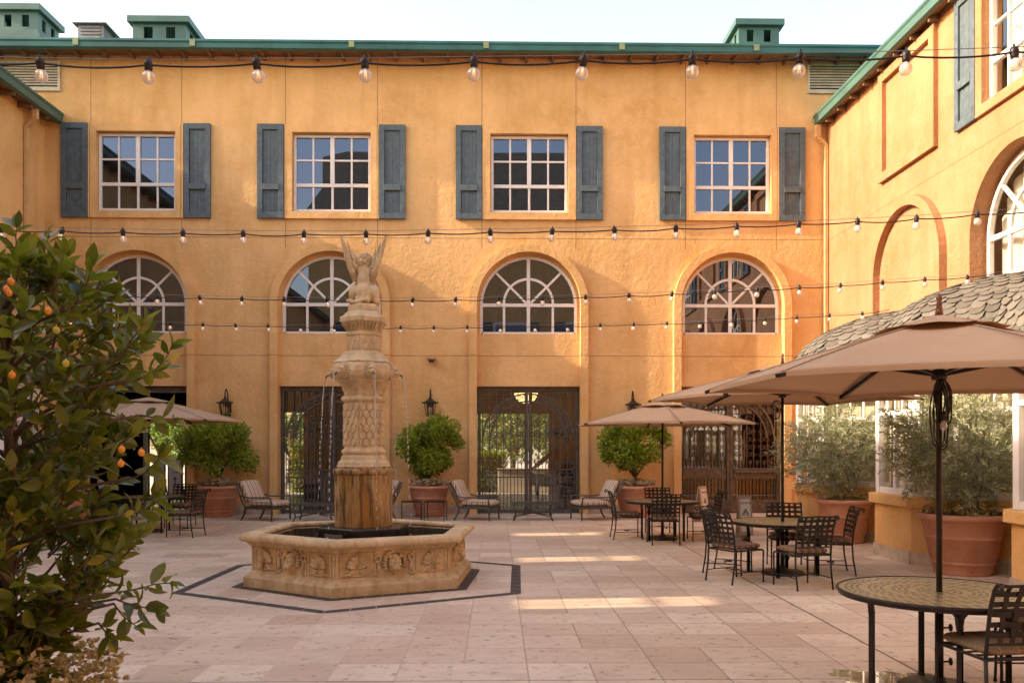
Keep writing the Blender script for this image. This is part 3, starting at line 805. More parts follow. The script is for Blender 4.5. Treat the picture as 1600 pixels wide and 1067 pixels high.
# ------------------------------------------------------------------ ground
def paving():
    t=NT('travertine_paving'); p=t.pos(False); X=t.xyz(p); T=.522
    ux=t.math('DIVIDE',t.math('SUBTRACT',X[0],.256-T*40),T); uy=t.math('DIVIDE',t.math('SUBTRACT',X[1],6.6-T*40),T)
    ix,iy=t.math('FLOOR',ux),t.math('FLOOR',uy)
    # some neighbours are laid as double slabs: merge every pair chosen by a hash
    wn=t.n('ShaderNodeTexWhiteNoise'); wn.noise_dimensions='3D'; t.l(t.comb(t.math('FLOOR',t.math('DIVIDE',ix,2.0)),iy,3.0),wn.inputs[0])
    dbl=t.math('GREATER_THAN',wn.outputs[0],.62)
    ixm=t.math('ADD',t.math('MULTIPLY',dbl,t.math('MULTIPLY',t.math('FLOOR',t.math('DIVIDE',ix,2.0)),2.0)),t.math('MULTIPLY',t.math('SUBTRACT',1.0,dbl),ix))
    w2=t.n('ShaderNodeTexWhiteNoise'); w2.noise_dimensions='3D'; t.l(t.comb(ixm,iy,0.0),w2.inputs[0])
    rnd=w2.outputs[0]
    fx,fy=t.math('FRACT',ux),t.math('FRACT',uy)
    ex=t.math('MINIMUM',fx,t.math('SUBTRACT',1.0,fx)); ey=t.math('MINIMUM',fy,t.math('SUBTRACT',1.0,fy))
    inner=t.math('LESS_THAN',t.math('ABSOLUTE',t.math('SUBTRACT',t.math('FRACT',t.math('DIVIDE',ux,2.0)),.5)),.25)
    # edge lying between the two halves of a double slab gets no joint
    odd=t.math('FRACT',t.math('DIVIDE',ix,2.0))    # 0 or .5
    right_in=t.math('MULTIPLY',t.math('LESS_THAN',odd,.25),t.math('GREATER_THAN',fx,.5))
    left_in=t.math('MULTIPLY',t.math('GREATER_THAN',odd,.25),t.math('LESS_THAN',fx,.5))
    hide=t.math('MULTIPLY',dbl,t.math('MAXIMUM',right_in,left_in))
    ex=t.math('ADD',ex,hide)
    jx=t.math('LESS_THAN',ex,.016); jy=t.math('LESS_THAN',ey,.0135)
    j=t.math('MAXIMUM',jx,jy)
    off=t.n('ShaderNodeVectorMath'); off.operation='ADD'; t.l(p,off.inputs[0])
    sc=t.n('ShaderNodeVectorMath'); sc.operation='SCALE'; t.l(w2.outputs[1],sc.inputs[0]); sc.inputs['Scale'].default_value=13.0
    t.l(sc.outputs[0],off.inputs[1])
    sv=t.xyz(off.outputs[0])
    vein=t.noise(t.comb(t.math('MULTIPLY',sv[0],1.5),t.math('MULTIPLY',sv[1],2.3),sv[2]),2.4,7,.68,dist=.35)
    c=t.ramp(rnd,[(.0,(.57,.42,.30)),(.30,(.66,.51,.375)),(.7,(.72,.575,.43)),(1.0,(.78,.645,.49))])
    c=t.mix(t.ramp(vein,[(.28,.42),(.56,0.0)]),c,(.42,.285,.20))
    c=t.mix(t.ramp(t.noise(off.outputs[0],11,4,.6),[(.58,0.0),(.72,.75)]),c,(.22,.135,.085))
    c=t.mix(t.ramp(t.noise(p,.33,4,.6),[(.35,.22),(.65,0.0)]),c,(.27,.17,.12))
    pit=t.noise(t.comb(t.math('MULTIPLY',sv[0],22.0),t.math('MULTIPLY',sv[1],60.0),sv[2]),1.0,2)
    c=t.mix(t.ramp(pit,[(.70,0.0),(.76,.5)]),c,(.22,.14,.10))
    # joints: pale on the west half, dark towards the east, dark movement joints
    jc=t.mix(t.ramp(t.math('MULTIPLY_ADD',X[0],.12,.55),[(.35,0.0),(.65,1.0)]),(.60,.46,.34),(.21,.145,.10))
    c=t.mix(t.math('MULTIPLY',j,.52),c,jc)
    mv=t.math('LESS_THAN',t.math('ABSOLUTE',t.math('SUBTRACT',X[0],.256+T*6)),.012)
    mv=t.math('MAXIMUM',mv,t.math('LESS_THAN',t.math('ABSOLUTE',t.math('SUBTRACT',X[1],6.6)),.007))
    c=t.mix(t.math('MULTIPLY',mv,.8),c,(.07,.045,.03))
    h=t.math('SUBTRACT',t.math('MULTIPLY',vein,.35),t.math('MAXIMUM',j,mv))
    nm=t.bump(h,.35,.004)
    r=t.math('MULTIPLY_ADD',vein,.25,.42)
    return t.fin(t.bsdf(c,r,0,nm,.35))
M['paving']=paving()
m=MB(); m.poly([(-12,-13,0),(9,-13,0),(9,D+.3,0),(-12,D+.3,0)])
tag(m.build('courtyard_paving',M['paving']),'pale pink travertine slabs paving the courtyard',None,None,'structure')
M['ground']=simple('earth_ground',(.30,.25,.17),.95,0,.15,.4)
m=MB(); m.poly([(-900,-900,-.03),(900,-900,-.03),(900,900,-.03),(-900,900,-.03)])
tag(m.build('ground',M['ground']),'open ground beyond the buildings',None,None,'structure')
M['lobby_floor']=simple('lobby_tiles',(.26,.20,.16),.25,0,.1,3)
m=MB(); m.poly([(-17,D+.3,-.004),(14.5,D+.3,-.004),(14.5,D+8.7,-.004),(-17,D+8.7,-.004)])
tag(m.build('lobby_floor',M['lobby_floor']),'tiled floor of the passage behind the gates',None,None,'structure')
M['lawn']=simple('garden_lawn',(.10,.14,.04),.95,0,.2,3,.4,30)
m=MB(); m.poly([(-40,D+8.7,-.01),(40,D+8.7,-.01),(40,D+60,-.01),(-40,D+60,-.01)])
tag(m.build('garden_path',simple('garden_paving',(.46,.40,.32),.9,0,.1,2)),'pale terrace beyond the gates',None,None,'structure')
# ------------------------------------------------------------------ fountain
FX,FY=-1.81,11.73; FR=rad(-94.5)          # a corner of each hexagon points at the viewer
def stone(name,base,stain=0.0,hexscale=False,wet=False):
    t=NT(name); p=t.pos(True); X=t.xyz(p)
    n1=t.noise(p,3.2,6,.62,dist=.4); n2=t.noise(p,17,5,.65); n3=t.noise(p,90,3)
    st=t.noise(t.comb(t.math('MULTIPLY',X[0],7.0),t.math('MULTIPLY',X[1],7.0),t.math('MULTIPLY',X[2],.8)),1.0,5,.6)
    c=t.mix(t.ramp(n1,[(.3,0.0),(.7,1.0)]),tuple(x*.72 for x in base),tuple(min(1,x*1.15) for x in base))
    c=t.mix(t.ramp(n2,[(.5,0.0),(.72,.5)]),c,tuple(x*.42 for x in base))
    if wet:
        big=t.noise(t.comb(t.math('MULTIPLY',X[0],2.6),t.math('MULTIPLY',X[1],2.6),t.math('MULTIPLY',X[2],.9)),1.4,3)
        c=t.mix(t.ramp(big,[(.42,0.0),(.60,.8)]),c,(.20,.085,.018))
        c=t.mix(t.ramp(st,[(.40,0.0),(.58,.88)]),c,(.30,.135,.022))
        c=t.mix(t.ramp(t.noise(t.comb(t.math('MULTIPLY',X[0],9.0),t.math('MULTIPLY',X[1],9.0),t.math('MULTIPLY',X[2],1.1)),1.3,5,.7),[(.47,0.0),(.60,.9)]),c,(.055,.030,.012))
    else:
        c=t.mix(t.ramp(st,[(.48,0.0),(.72,.45+stain)]),c,(base[0]*.55,base[1]*.42,base[2]*.28))
    r=t.math('MULTIPLY_ADD',n1,.3,.22 if wet else .62)
    h=t.math('ADD',t.math('MULTIPLY',n2,.6),t.math('MULTIPLY',n3,.4))
    nm=t.bump(h,.55,.010)
    return t.fin(t.bsdf(c,r,0,nm,.5 if wet else .25))
M['stone']=stone('carved_stone',(.62,.485,.295),.15)
M['basin_stone']=stone('weathered_basin_stone',(.63,.47,.27),.30)
M['wet_stone']=stone('wet_stained_stone',(.60,.43,.19),0,False,True)
M['black_stone']=simple('black_granite',(.022,.020,.017),.22,0,.15,12)
t=NT('basin_mosaic'); p=t.pos(True); X=t.xyz(p)
vo=t.n('ShaderNodeTexVoronoi'); vo.feature='DISTANCE_TO_EDGE'; vo.inputs['Scale'].default_value=26; vo.inputs['Randomness'].default_value=.25; t.l(p,vo.inputs[0])
c=t.mix(t.math('LESS_THAN',vo.outputs[0],.06),(.040,.036,.028),(.15,.12,.08))
M['mosaic']=t.fin(t.bsdf(c,.3))
fo=thing('fountain','carved stone hexagonal fountain with lion spouts and a seated winged lion on its column','fountain',(FX,FY,0))
A6=cos(pi/6)
m=MB(); m.lathe([(1.70,0),(1.70,.125),(1.685,.135),(1.62,.175),(1.60,.185),(1.585,.20),(1.585,.21),(1.575,.215),(1.575,.515),(1.60,.52),(1.605,.53),(1.625,.535),(1.64,.56),(1.66,.565),(1.67,.58)],6,rot=FR,smooth=False,cap=False)
basin=m.build('basin',M['basin_stone'],fo,.008); basin.scale=(.94,.94,1)
m=MB(); m.lathe([(1.66,.575),(1.735,.585),(1.76,.605),(1.765,.635),(1.75,.665),(1.72,.68),(1.47,.682),(1.45,.665),(1.445,.60)],6,rot=FR,smooth=False,cap=False)
m.build('rim',M['basin_stone'],fo,.010).scale=(.94,.94,1)
m=MB(); m.lathe([(1.447,.64),(1.44,.30),(1.44,.05),(0,.05)],6,rot=FR,smooth=False,cap=False); m.build('lining',M['mosaic'],fo).scale=(.94,.94,1)
t=NT('fountain_water'); nm=t.bump(t.noise(t.pos(False),9,3,.6,dist=.6),.5,.02)
gl=t.n('ShaderNodeBsdfGlossy'); gl.inputs['Roughness'].default_value=.04; t.l(nm,gl.inputs['Normal'])
trn=t.n('ShaderNodeBsdfTransparent'); trn.inputs[0].default_value=(.72,.74,.66,1)
lwt=t.n('ShaderNodeLayerWeight'); lwt.inputs[0].default_value=.5
mx=t.n('ShaderNodeMixShader'); t.l(t.math('MULTIPLY_ADD',t.math('POWER',lwt.outputs['Facing'],4.5),.9,.04),mx.inputs[0]); t.l(trn.outputs[0],mx.inputs[1]); t.l(gl.outputs[0],mx.inputs[2])
M['water']=t.fin(mx.outputs[0])
m=MB(); m.lathe([(1.44,.40),(0,.40)],6,rot=FR,smooth=False,cap=False); m.build('water',M['water'],fo).scale=(.94,.94,1)
# panel joints and raised panel borders + reliefs on the six sides
def face_frame(k,ap,tilt=0):
    a=FR+pi/6+k*pi/3; n=Vector((cos(a),sin(a),0)); u=Vector((-sin(a),cos(a),0))
    return Fr(n*ap,u,n)
def shell_relief(m,F,c,z):
    for i in range(7):
        a=rad(-72+24*i); L=.155-.022*abs(i-3)/3
        p0=F.P(c,z-.045,.0); p1=F.P(c+sin(a)*L,z-.045+cos(a)*L*1.05,.016)
        m.tube([p0,F.P(c+sin(a)*L*.6,z-.045+cos(a)*L*.62,.024),p1],[.010,.025,.036],6)
    for s in (-1,1):
        pts=[]
        for i in range(15):
            q=i/14; a=q*4.6; r=.038*(1-.65*q)
            pts.append(F.P(c+s*(.055+r*sin(a)),z-.085+r*cos(a)-.02,.012))
        m.tube(pts,[.014*(1-.4*i/14) for i in range(15)],6)
        m.tube([F.P(c+s*.04,z-.075,.01),F.P(c+s*.10,z-.118,.014),F.P(c+s*.15,z-.112,.012),F.P(c+s*.19,z-.125,.006)],[.016,.016,.012,.006],6)
    m.tube([F.P(c-.09,z-.13,.006),F.P(c+.09,z-.13,.006)],.014,6)
def lion_relief(m,F,c,z):
    v0=len(m.v)
    Rm=Matrix((F.u,F.n,Vector((0,0,1)))).transposed()
    def E(du,dz,dd,ru,rz,rd): m.ell(F.P(c+du,z+dz,dd),(ru,rd,rz),Rm,10,7)
    E(0,0,.01,.085,.115,.05); E(0,-.035,.045,.045,.05,.04); E(0,.01,.05,.016,.05,.03)
    for s in (-1,1):
        E(s*.035,.025,.045,.022,.012,.016); E(s*.045,-.01,.035,.03,.03,.03); E(s*.03,-.045,.055,.025,.02,.02); E(s*.065,.085,.03,.022,.026,.02)
    E(0,-.085,.04,.03,.022,.025); E(0,.07,.035,.05,.025,.025)
    for i in range(17):
        a=rad(-20+220*i/16); r=.105; 
        p=(c+r*cos(a),z+.01+r*sin(a)*1.15)
        m.tube([F.P(p[0],p[1],.015),F.P(c+1.28*r*cos(a+.12),z+.01+1.35*r*sin(a+.12),.022),F.P(c+1.52*r*cos(a),z+.01+1.55*r*sin(a),.004)],[.018,.016,.006],6)
    for s in (-1,1):        # ribbons with scroll ends
        pts=[F.P(c+s*(.205+.035*cos(q*.55)*(1-.0*q)),z+.06+.035*sin(q*.55),.012) for q in range(12)]
        m.tube(pts,.012,6)
        m.tube([F.P(c+s*.21,z+.03,.012),F.P(c+s*.195,z-.04,.016),F.P(c+s*.215,z-.10,.012)],[.012,.02,.012],6)
        for i in range(4): E(s*(.19+.018*i),-.105-.012*(i%2),.008,.014,.024,.012)
    ctr=Vector(F.P(c,z,0))
    for i in range(v0,len(m.v)): q_=(Vector(m.v[i])-ctr)*1.12; m.v[i]=tuple(ctr+q_+F.n*q_.dot(F.n)*.35)
for k in range(6):
    F=face_frame(k,1.575*A6)
    hw=1.575/2
    b=MB()
    for cc in (-.515,0,.515):
        w=.215 if cc else .235
        if cc: band(b,F,rect_pts(cc-w+.022,cc+w-.022,.243,.488),rect_pts(cc-w,cc+w,.223,.508),0,.010,True)
    for u in (-.262,.262): fbox(b,F,u-.016,u+.016,.215,.515,0,.014)
    for s in (-1,1): fbox(b,F,s*(hw-.018)-.016,s*(hw-.018)+.016,.215,.515,-.004,.014)
    b.build('panel_border',M['basin_stone'],basin,.004)
    for cc in (-.515,.515):
        r=MB(); shell_relief(r,F,cc,.365); r.build('shell_relief',M['basin_stone'],basin)
    r=MB(); lion_relief(r,F,0,.36); r.build('lion_relief',M['basin_stone'],basin)
# column
m=MB(); m.lathe([(.64,.05),(.64,.705),(.625,.72),(0,.72)],6,rot=FR,smooth=False,cap=False); m.build('pedestal_base',M['black_stone'],fo,.006)
m=MB(); fbox(m,face_frame(5,.64*A6),-.17,.15,.52,.64,.0,.02); m.build('light_box',simple('grey_housing',(.16,.15,.12),.5),fo)
m=MB(); m.lathe([(.435,.715),(.435,1.42),(.455,1.43),(.465,1.46),(.455,1.49),(.43,1.50),(.42,1.53)],6,rot=FR,smooth=False); m.build('pedestal',M['wet_stone'],fo,.008).scale=(.94,.94,1)
m=MB(); m.lathe([(.42,1.53),(.405,1.56),(.40,1.585),(.36,1.62),(.35,1.66),(.325,1.69),(.325,1.70),(.345,1.705),(.352,1.73),(.345,1.752),(.318,1.76),(.303,1.78),(.303,2.40),(.33,2.41),(.35,2.43),(.35,2.455),(.33,2.475),(.305,2.485),(.31,2.53),(.335,2.60),(.385,2.66),(.42,2.685),(.42,2.71)],6,rot=FR,smooth=False,cap=False)
shaft=m.build('shaft',M['stone'],fo,.006); shaft.scale=(.91,.91,1)
# scale carving on the shaft
def scales(z0,z1,R,n,rows,par,dd=.012):
    for k in range(6):
        F=face_frame(k,R*A6); hw=R/2; s=MB(); dz=(z1-z0)/rows; w=2*hw/n
        for r in range(rows):
            for i in range(n+1):
                c=-hw+(i+(.5 if r%2 else 0))*w
                z=z0+(r+.5)*dz
                pts=[(c+w*.47*x,z+dz*y) for x,y in ((0,-.78),(1,-.26),(1,.36),(0,.66),(-1,.36),(-1,-.26))]
                pts=[(max(-hw+.005,min(hw-.005,u)),max(z0,min(z1,v))) for u,v in pts]
                if max(p[0] for p in pts)-min(p[0] for p in pts)<w*.3: continue
                q=[(c+(u-c)*.72,z+(v-z)*.78) for u,v in pts]
                a=s.add([F.P(*p,.0) for p in pts]); b=s.add([F.P(max(-hw,min(hw,p[0])),p[1],dd) for p in q])
                for j in range(6): s.face(a+j,a+(j+1)%6,b+(j+1)%6,b+j)
                s.face(*[b+j for j in range(6)])
        s.build('scale_carving',M['stone'],par)
scales(1.80,2.385,.303,3,6,shaft,.020)
for k in range(6):
    s=MB(); F=face_frame(k,.335*A6)
    for sg in (-1,1):
        scroll(s,F,sg*.075,2.58,.05,sg,1,.012,1.3,.008); scroll(s,F,sg*.065,2.50,.03,sg,-1,-.01,1.2,.007)
    s.build('scroll_carving',M['stone'],shaft)
m=MB(); m.lathe([(.38,2.70),(.40,2.712),(.432,2.755),(.447,2.81),(.44,2.87),(.415,2.925),(.395,2.94)],6,rot=FR,smooth=False,cap=False)
bowl=m.build('spout_ring',M['stone'],fo,.03,3)
m=MB(); m.lathe([(.47,2.935),(.455,2.955),(.40,2.99),(.34,3.04),(.315,3.075),(.29,3.085),(.255,3.09),(.255,3.30),(.275,3.305),(.285,3.33),(.275,3.35),(.26,3.355),(.268,3.39),(.30,3.44),(.35,3.475),(.375,3.485),(.375,3.545),(.36,3.56),(.325,3.57),(.30,3.60),(.26,3.63),(.25,3.64)],6,rot=FR,smooth=False)
cap=m.build('capital',M['stone'],fo,.006); cap.scale=(.90,.90,1)
scales(3.10,3.295,.255,3,2,cap,.010)
for k in range(6):
    s=MB(); F=face_frame(k,.285*A6)
    for i in range(5): s.tube([F.P(-.08+.04*i,3.37,0),F.P(-.10+.05*i,3.42,.025),F.P(-.12+.06*i,3.47,.07)],[.008,.013,.008],6)
    s.build('leaf_carving',M['stone'],cap)
m=MB(); m.lathe([(.245,3.635),(.245,3.71),(.225,3.735)],6,rot=FR,smooth=False); m.build('statue_block',M['stone'],fo,.012).scale=(.92,.92,1)
# lion heads with spouts, and their falling water
wat=NT('falling_water')
g=wat.n('ShaderNodeBsdfGlass'); g.inputs['Roughness'].default_value=.05; g.inputs['IOR'].default_value=1.33
df=wat.n('ShaderNodeBsdfDiffuse'); df.inputs[0].default_value=(.9,.9,.88,1)
mx=wat.n('ShaderNodeMixShader'); mx.inputs[0].default_value=.45; wat.l(g.outputs[0],mx.inputs[1]); wat.l(df.outputs[0],mx.inputs[2])
M['droplets']=wat.fin(mx.outputs[0])
rg=random.Random(5); head0=None
for k in range(6):
    a=FR+rad(28)+k*pi/3; n=Vector((cos(a),sin(a),0)); u=Vector((-sin(a),cos(a),0))
    if head0 is None:
        h=MB()
        def E(x,y,z,rx,ry,rz): h.ell((x,y,z),(rx,ry,rz),None,10,8)
        E(.03,0,0,.075,.075,.085); E(.10,0,-.025,.055,.042,.042); E(.135,0,-.015,.025,.026,.02); E(.085,0,.02,.05,.02,.035)
        for s in (-1,1):
            E(.075,s*.04,.025,.025,.024,.020); E(.09,s*.035,-.02,.035,.025,.028); E(.02,s*.068,.062,.022,.02,.026)
        E(.085,0,-.07,.035,.03,.018)
        for i in range(15):
            q=2*pi*i/15
            h.tube([(.03,.065*cos(q),.07*sin(q)),(.0,.098*cos(q+.15),.102*sin(q+.15)),(-.02,.118*cos(q),.122*sin(q))],[.024,.024,.010],6)
        head0=h.build('lion_spout',M['stone'],fo); o=head0
        q=MB(); q.tube([(.09,0,-.045),(.145,0,-.048),(.175,0,-.062),(.185,0,-.085)],.011,8); sp=q.build('pipe',M['iron'],o)
    else:
        o=head0.copy(); COL.objects.link(o); c2=sp.copy(); COL.objects.link(c2); c2.parent=o
    o.location=n*.378+Vector((0,0,2.815)); o.rotation_euler=(0,0,a); o.scale=(.86,.90,.92)
    j=MB(); x=.535; z=2.73; vx=.055; tt=0; T=.70
    i=0
    while tt<T:
        zz=z-.5*9.8*tt*tt; xx=x+vx*tt*3.2
        f=tt/T; ln=.020+.012*rg.random(); wd=.0070+.0040*f*rg.random()
        if f<.35: ln=.034
        w=Vector((rg.gauss(0,.006)*f,rg.gauss(0,.006)*f,0))
        if zz<.41: break
        if rg.random()>.12*f: j.ell(n*xx+w+Vector((0,0,zz)),(wd,wd,ln),None,6,5)
        tt+= .0105*(1+1.2*f) if f>.3 else .009 if f>.12 else .012
    j.build('water_jet',M['droplets'],fo)
# seated winged lion, seen from behind
def blob(parts,name,mat,par,vox,sub=1):
    m=MB()
    for c,r,M3 in parts: m.ell(c,r,M3,14,10)
    o=m.build(name,mat,par,norm=True)
    rm=o.modifiers.new('remesh','REMESH'); rm.mode='VOXEL'; rm.voxel_size=vox; rm.use_smooth_shade=True
    sm=o.modifiers.new('smooth','SMOOTH'); sm.factor=.6; sm.iterations=3*sub
    return o
Z0=3.735
RX=lambda a: Matrix.Rotation(rad(a),3,'X')
RY=lambda a: Matrix.Rotation(rad(a),3,'Y')
P=[((0,.00,Z0+.16),(.125,.14,.17),RX(-8)),((0,.03,Z0+.33),(.120,.115,.17),RX(-6)),((0,.05,Z0+.44),(.125,.10,.11),None),((0,.05,Z0+.52),(.075,.08,.10),None)]
for s in (-1,1):
    P+=[((s*.135,.03,Z0+.165),(.078,.155,.125),RX(22)),((s*.15,.06,Z0+.06),(.065,.15,.06),None),((s*.14,.17,Z0+.03),(.05,.07,.035),None),
        ((s*.115,.10,Z0+.43),(.055,.06,.09),RY(s*10)),((s*.085,.15,Z0+.28),(.045,.045,.19),RX(10)),((s*.08,.185,Z0+.09),(.04,.04,.10),None),((s*.08,.215,Z0+.025),(.045,.06,.03),None),
        ((s*.055,-.09,Z0+.06),(.05,.06,.05),None)]
for i in range(11):     # tail curling round to the left
    q=i/10; P.append(((-.20*q-.0+.03*sin(q*3),-.145-.02*sin(q*3.1)+.05*q*q,Z0+.05-.045*sin(q*2.5)+.02*q),(.034,.03,.026),None))
for i in range(7): P.append(((0,-.135+.018*i+.0,Z0+.08+.055*i),(.017,.02,.04),None))
body=blob(P,'winged_lion',M['stone'],fo,.0095)
P=[((0,.06,Z0+.615),(.088,.095,.095),None),((0,.15,Z0+.60),(.05,.06,.05),None),((0,.19,Z0+.575),(.03,.03,.03),None)]
rg=random.Random(3)
for i in range(95):
    a=rg.uniform(0,2*pi); b=rg.uniform(-.9,1.25); c=cos(b)
    x,y,z=.094*c*cos(a),.098*c*sin(a),.10*sin(b)
    if y>.06: continue
    P.append(((x,.06+y,Z0+.615+z),(.021,.021,.021),None))
blob(P,'mane',M['stone'],body,.0065,0)
for s in (-1,1):
    w=MB()
    # wing: a fan of feathers rising from the shoulder, leading edge outermost
    root=Vector((s*.115,-.03,Z0+.38)); axis=Vector((s*.205,.0,.58)); across=Vector((-s*.100,.095,.02))
    L=axis.length; ax=axis.normalized()
    n_=ax.cross(across).normalized()
    def feather(p,d,ln,wd,lift):
        d=d.normalized(); q=across.normalized(); q=(q-d*q.dot(d)).normalized(); nn=d.cross(q)
        Mx=Matrix((q,nn,d)).transposed()
        w.ell(p+d*ln*.5+n_*lift*(-s),(wd,.013,ln*.5),Mx,8,8); w.tube([p+n_*(lift*(-s)+.012*sg_) for sg_ in (1,1)][:1]+[p+d*ln*.9+n_*(lift*(-s)+.006)],[.006,.003],5); w.tube([p-n_*(lift*s+.012),p+d*ln*.9-n_*(lift*s+.006)],[.006,.003],5)
    w.tube([root+Vector((0,.02,-.06)),root+axis*.18+Vector((s*.018,-.012,0)),root+axis*.5+Vector((s*.020,-.014,0)),root+axis*.85,root+axis*1.0],[.040,.040,.030,.020,.008],8)
    for i in range(7):         # primaries
        f=i/6; feather(root+axis*(.34-.16*f)+across*f*1.05,ax+across*(.1+.55*f),L*(.66-.34*f),.020,.016*(1 if i%2 else -1))
    for i in range(6):         # secondaries
        f=i/5; feather(root+axis*(.16-.06*f)+across*f*1.0,ax+across*.6*f,L*(.44-.14*f),.021,-.004+.022*(1 if i%2 else -1))
    for r in range(3):         # coverts
        for i in range(5):
            f=i/4; feather(root+axis*(.02+.13*r)+across*(f*.9-.02),ax+across*.5*f,L*(.22-.04*f),.023,.026*(1 if (i+r)%2 else -1))
    w.build('wing',M['stone'],body)
# dark paving bands
M['band']=simple('dark_paving_band',(.060,.050,.045),.6,0,.2,14,.2,60)
def hexband(R0,R1,rot,name,lab,z):
    m=MB(); 
    for k in range(6):
        a,b=rot+k*pi/3,rot+(k+1)*pi/3; n=8
        for i in range(n):
            f0,f1=(i+.02)/n,(i+.98)/n
            def Q(R,f): return (FX+R*(cos(a)*(1-f)+cos(b)*f),FY+R*(sin(a)*(1-f)+sin(b)*f),z)
            m.poly([Q(R0,f0),Q(R1,f0),Q(R1,f1),Q(R0,f1)])
    tag(m.build(name,M['band']),lab,None,None,'structure')
hexband(2.33,2.48,rad(-91.5),'paving_band','dark outer hexagon of paving round the fountain',.004)
hexband(1.50,1.75,FR,'paving_band','dark inner hexagon of paving under the fountain edge',.0045)
# ------------------------------------------------------------------ furniture materials
def canvas():
    t=NT('taupe_canvas'); p=t.pos(False); 
    n=t.noise(p,2.0,4); f=t.noise(p,260,2)
    c=t.ramp(n,[(.3,(.58,.42,.275)),(.7,(.64,.465,.31))])
    c=t.mix(t.ramp(f,[(.35,.18),(.6,0.0)]),c,(.44,.31,.22))
    wr=t.noise(p,4.5,3,.5,dist=1.2)
    nm=t.bump(t.math('ADD',t.math('MULTIPLY',wr,1.0),t.math('MULTIPLY',f,.05)),.40,.035)
    b=t.bsdf(c,.85,0,nm,.15)
    tr=t.n('ShaderNodeBsdfTranslucent'); t.l(t.mix(.3,c,(.55,.30,.15)),tr.inputs[0])
    mx=t.n('ShaderNodeMixShader'); mx.inputs[0].default_value=.30; t.l(b,mx.inputs[1]); t.l(tr.outputs[0],mx.inputs[2])
    return t.fin(mx.outputs[0])
M['canopy']=canvas()
M['pole']=simple('dark_bronze_pole',(.035,.027,.022),.4,.5,.1,8)
M['wood_finial']=simple('varnished_wood',(.16,.06,.03),.35,0,.15,20)
def table_top():
    t=NT('perforated_table_top'); X=t.xyz(t.pos(True))
    r=t.math('SQRT',t.math('ADD',t.math('MULTIPLY',X[0],X[0]),t.math('MULTIPLY',X[1],X[1])))
    ring=t.math('MULTIPLY',r,24.0); ri=t.math('FLOOR',ring)
    inr=t.math('LESS_THAN',t.math('ABSOLUTE',t.math('SUBTRACT',t.math('FRACT',ring),.5)),.27)
    a=t.math('ADD',t.math('ARCTAN2',X[1],X[0]),7.0)
    n=t.math('MULTIPLY_ADD',ri,3.0,2.0)
    sl=t.math('LESS_THAN',t.math('FRACT',t.math('ADD',t.math('MULTIPLY',a,t.math('DIVIDE',n,2*pi)),t.math('MULTIPLY',ri,.5))),.62)
    # groups of three rings parted by a plain ring
    grp=t.math('GREATER_THAN',t.math('FRACT',t.math('DIVIDE',t.math('ADD',ri,.5),4.0)),.24)
    hole=t.math('MULTIPLY',t.math('MULTIPLY',inr,sl),t.math('MULTIPLY',grp,t.math('LESS_THAN',r,.655)))
    nz=t.noise(t.pos(False),14,4)
    c=t.mix(hole,t.ramp(nz,[(.3,(.36,.32,.20)),(.7,(.45,.40,.26))]),(.02,.03,.025))
    nm=t.bump(t.math('SUBTRACT',1.0,hole),.6,.004)
    return t.fin(t.bsdf(c,.36,.35,nm,.6))
M['table_top']=table_top()
M['cushion']=stripes('striped_brown_cushion',(.20,.135,.095),[(.098,.0,.011,(.42,.29,.17)),(.098,.045,.018,(.10,.055,.04))],1)
M['cushion_plain']=stripes('tan_seat_cushion',(.25,.185,.125),[(.13,.0,.010,(.38,.29,.19))],1)
M['stripe']=stripes('striped_lounge_cushion',(.68,.57,.44),[(.14,.0,.026,(.12,.08,.06)),(.14,.055,.022,(.33,.21,.13)),(.14,.100,.012,(.16,.13,.12))],1,0)

def pad(m,cx,cy,z0,sx,sy,h,puff=.35,n=9,rot=None,org=None):
    # puffy cushion as one closed skin
    m.smooth=True
    def sg(t,e): return math.copysign(abs(t)**e,t)
    NU,NV=28,10; rings=[]
    for i in range(NV+1):
        ph=-pi/2+pi*i/NV; cz=cos(ph)**.28 if 0<i<NV else 0.0; zz=sg(sin(ph),.75)
        ring=[]
        for k in range(NU):
            a=2*pi*k/NU
            x=sg(cos(a),.30)*sx/2*cz; y=sg(sin(a),.30)*sy/2*cz
            e=1-(max(abs(x)/(sx/2),abs(y)/(sy/2)))**3
            z=h/2+zz*h/2*(1-puff+puff*e)
            p=Vector((cx+x,cy+y,z0+z))
            if rot is not None: p=rot@(p-org)+org
            ring.append(p)
        rings.append(m.add(ring))
    for A,Bq in zip(rings,rings[1:]):
        for k in range(NU): m.face(A+k,A+(k+1)%NU,Bq+(k+1)%NU,Bq+k)
    m.smooth=False

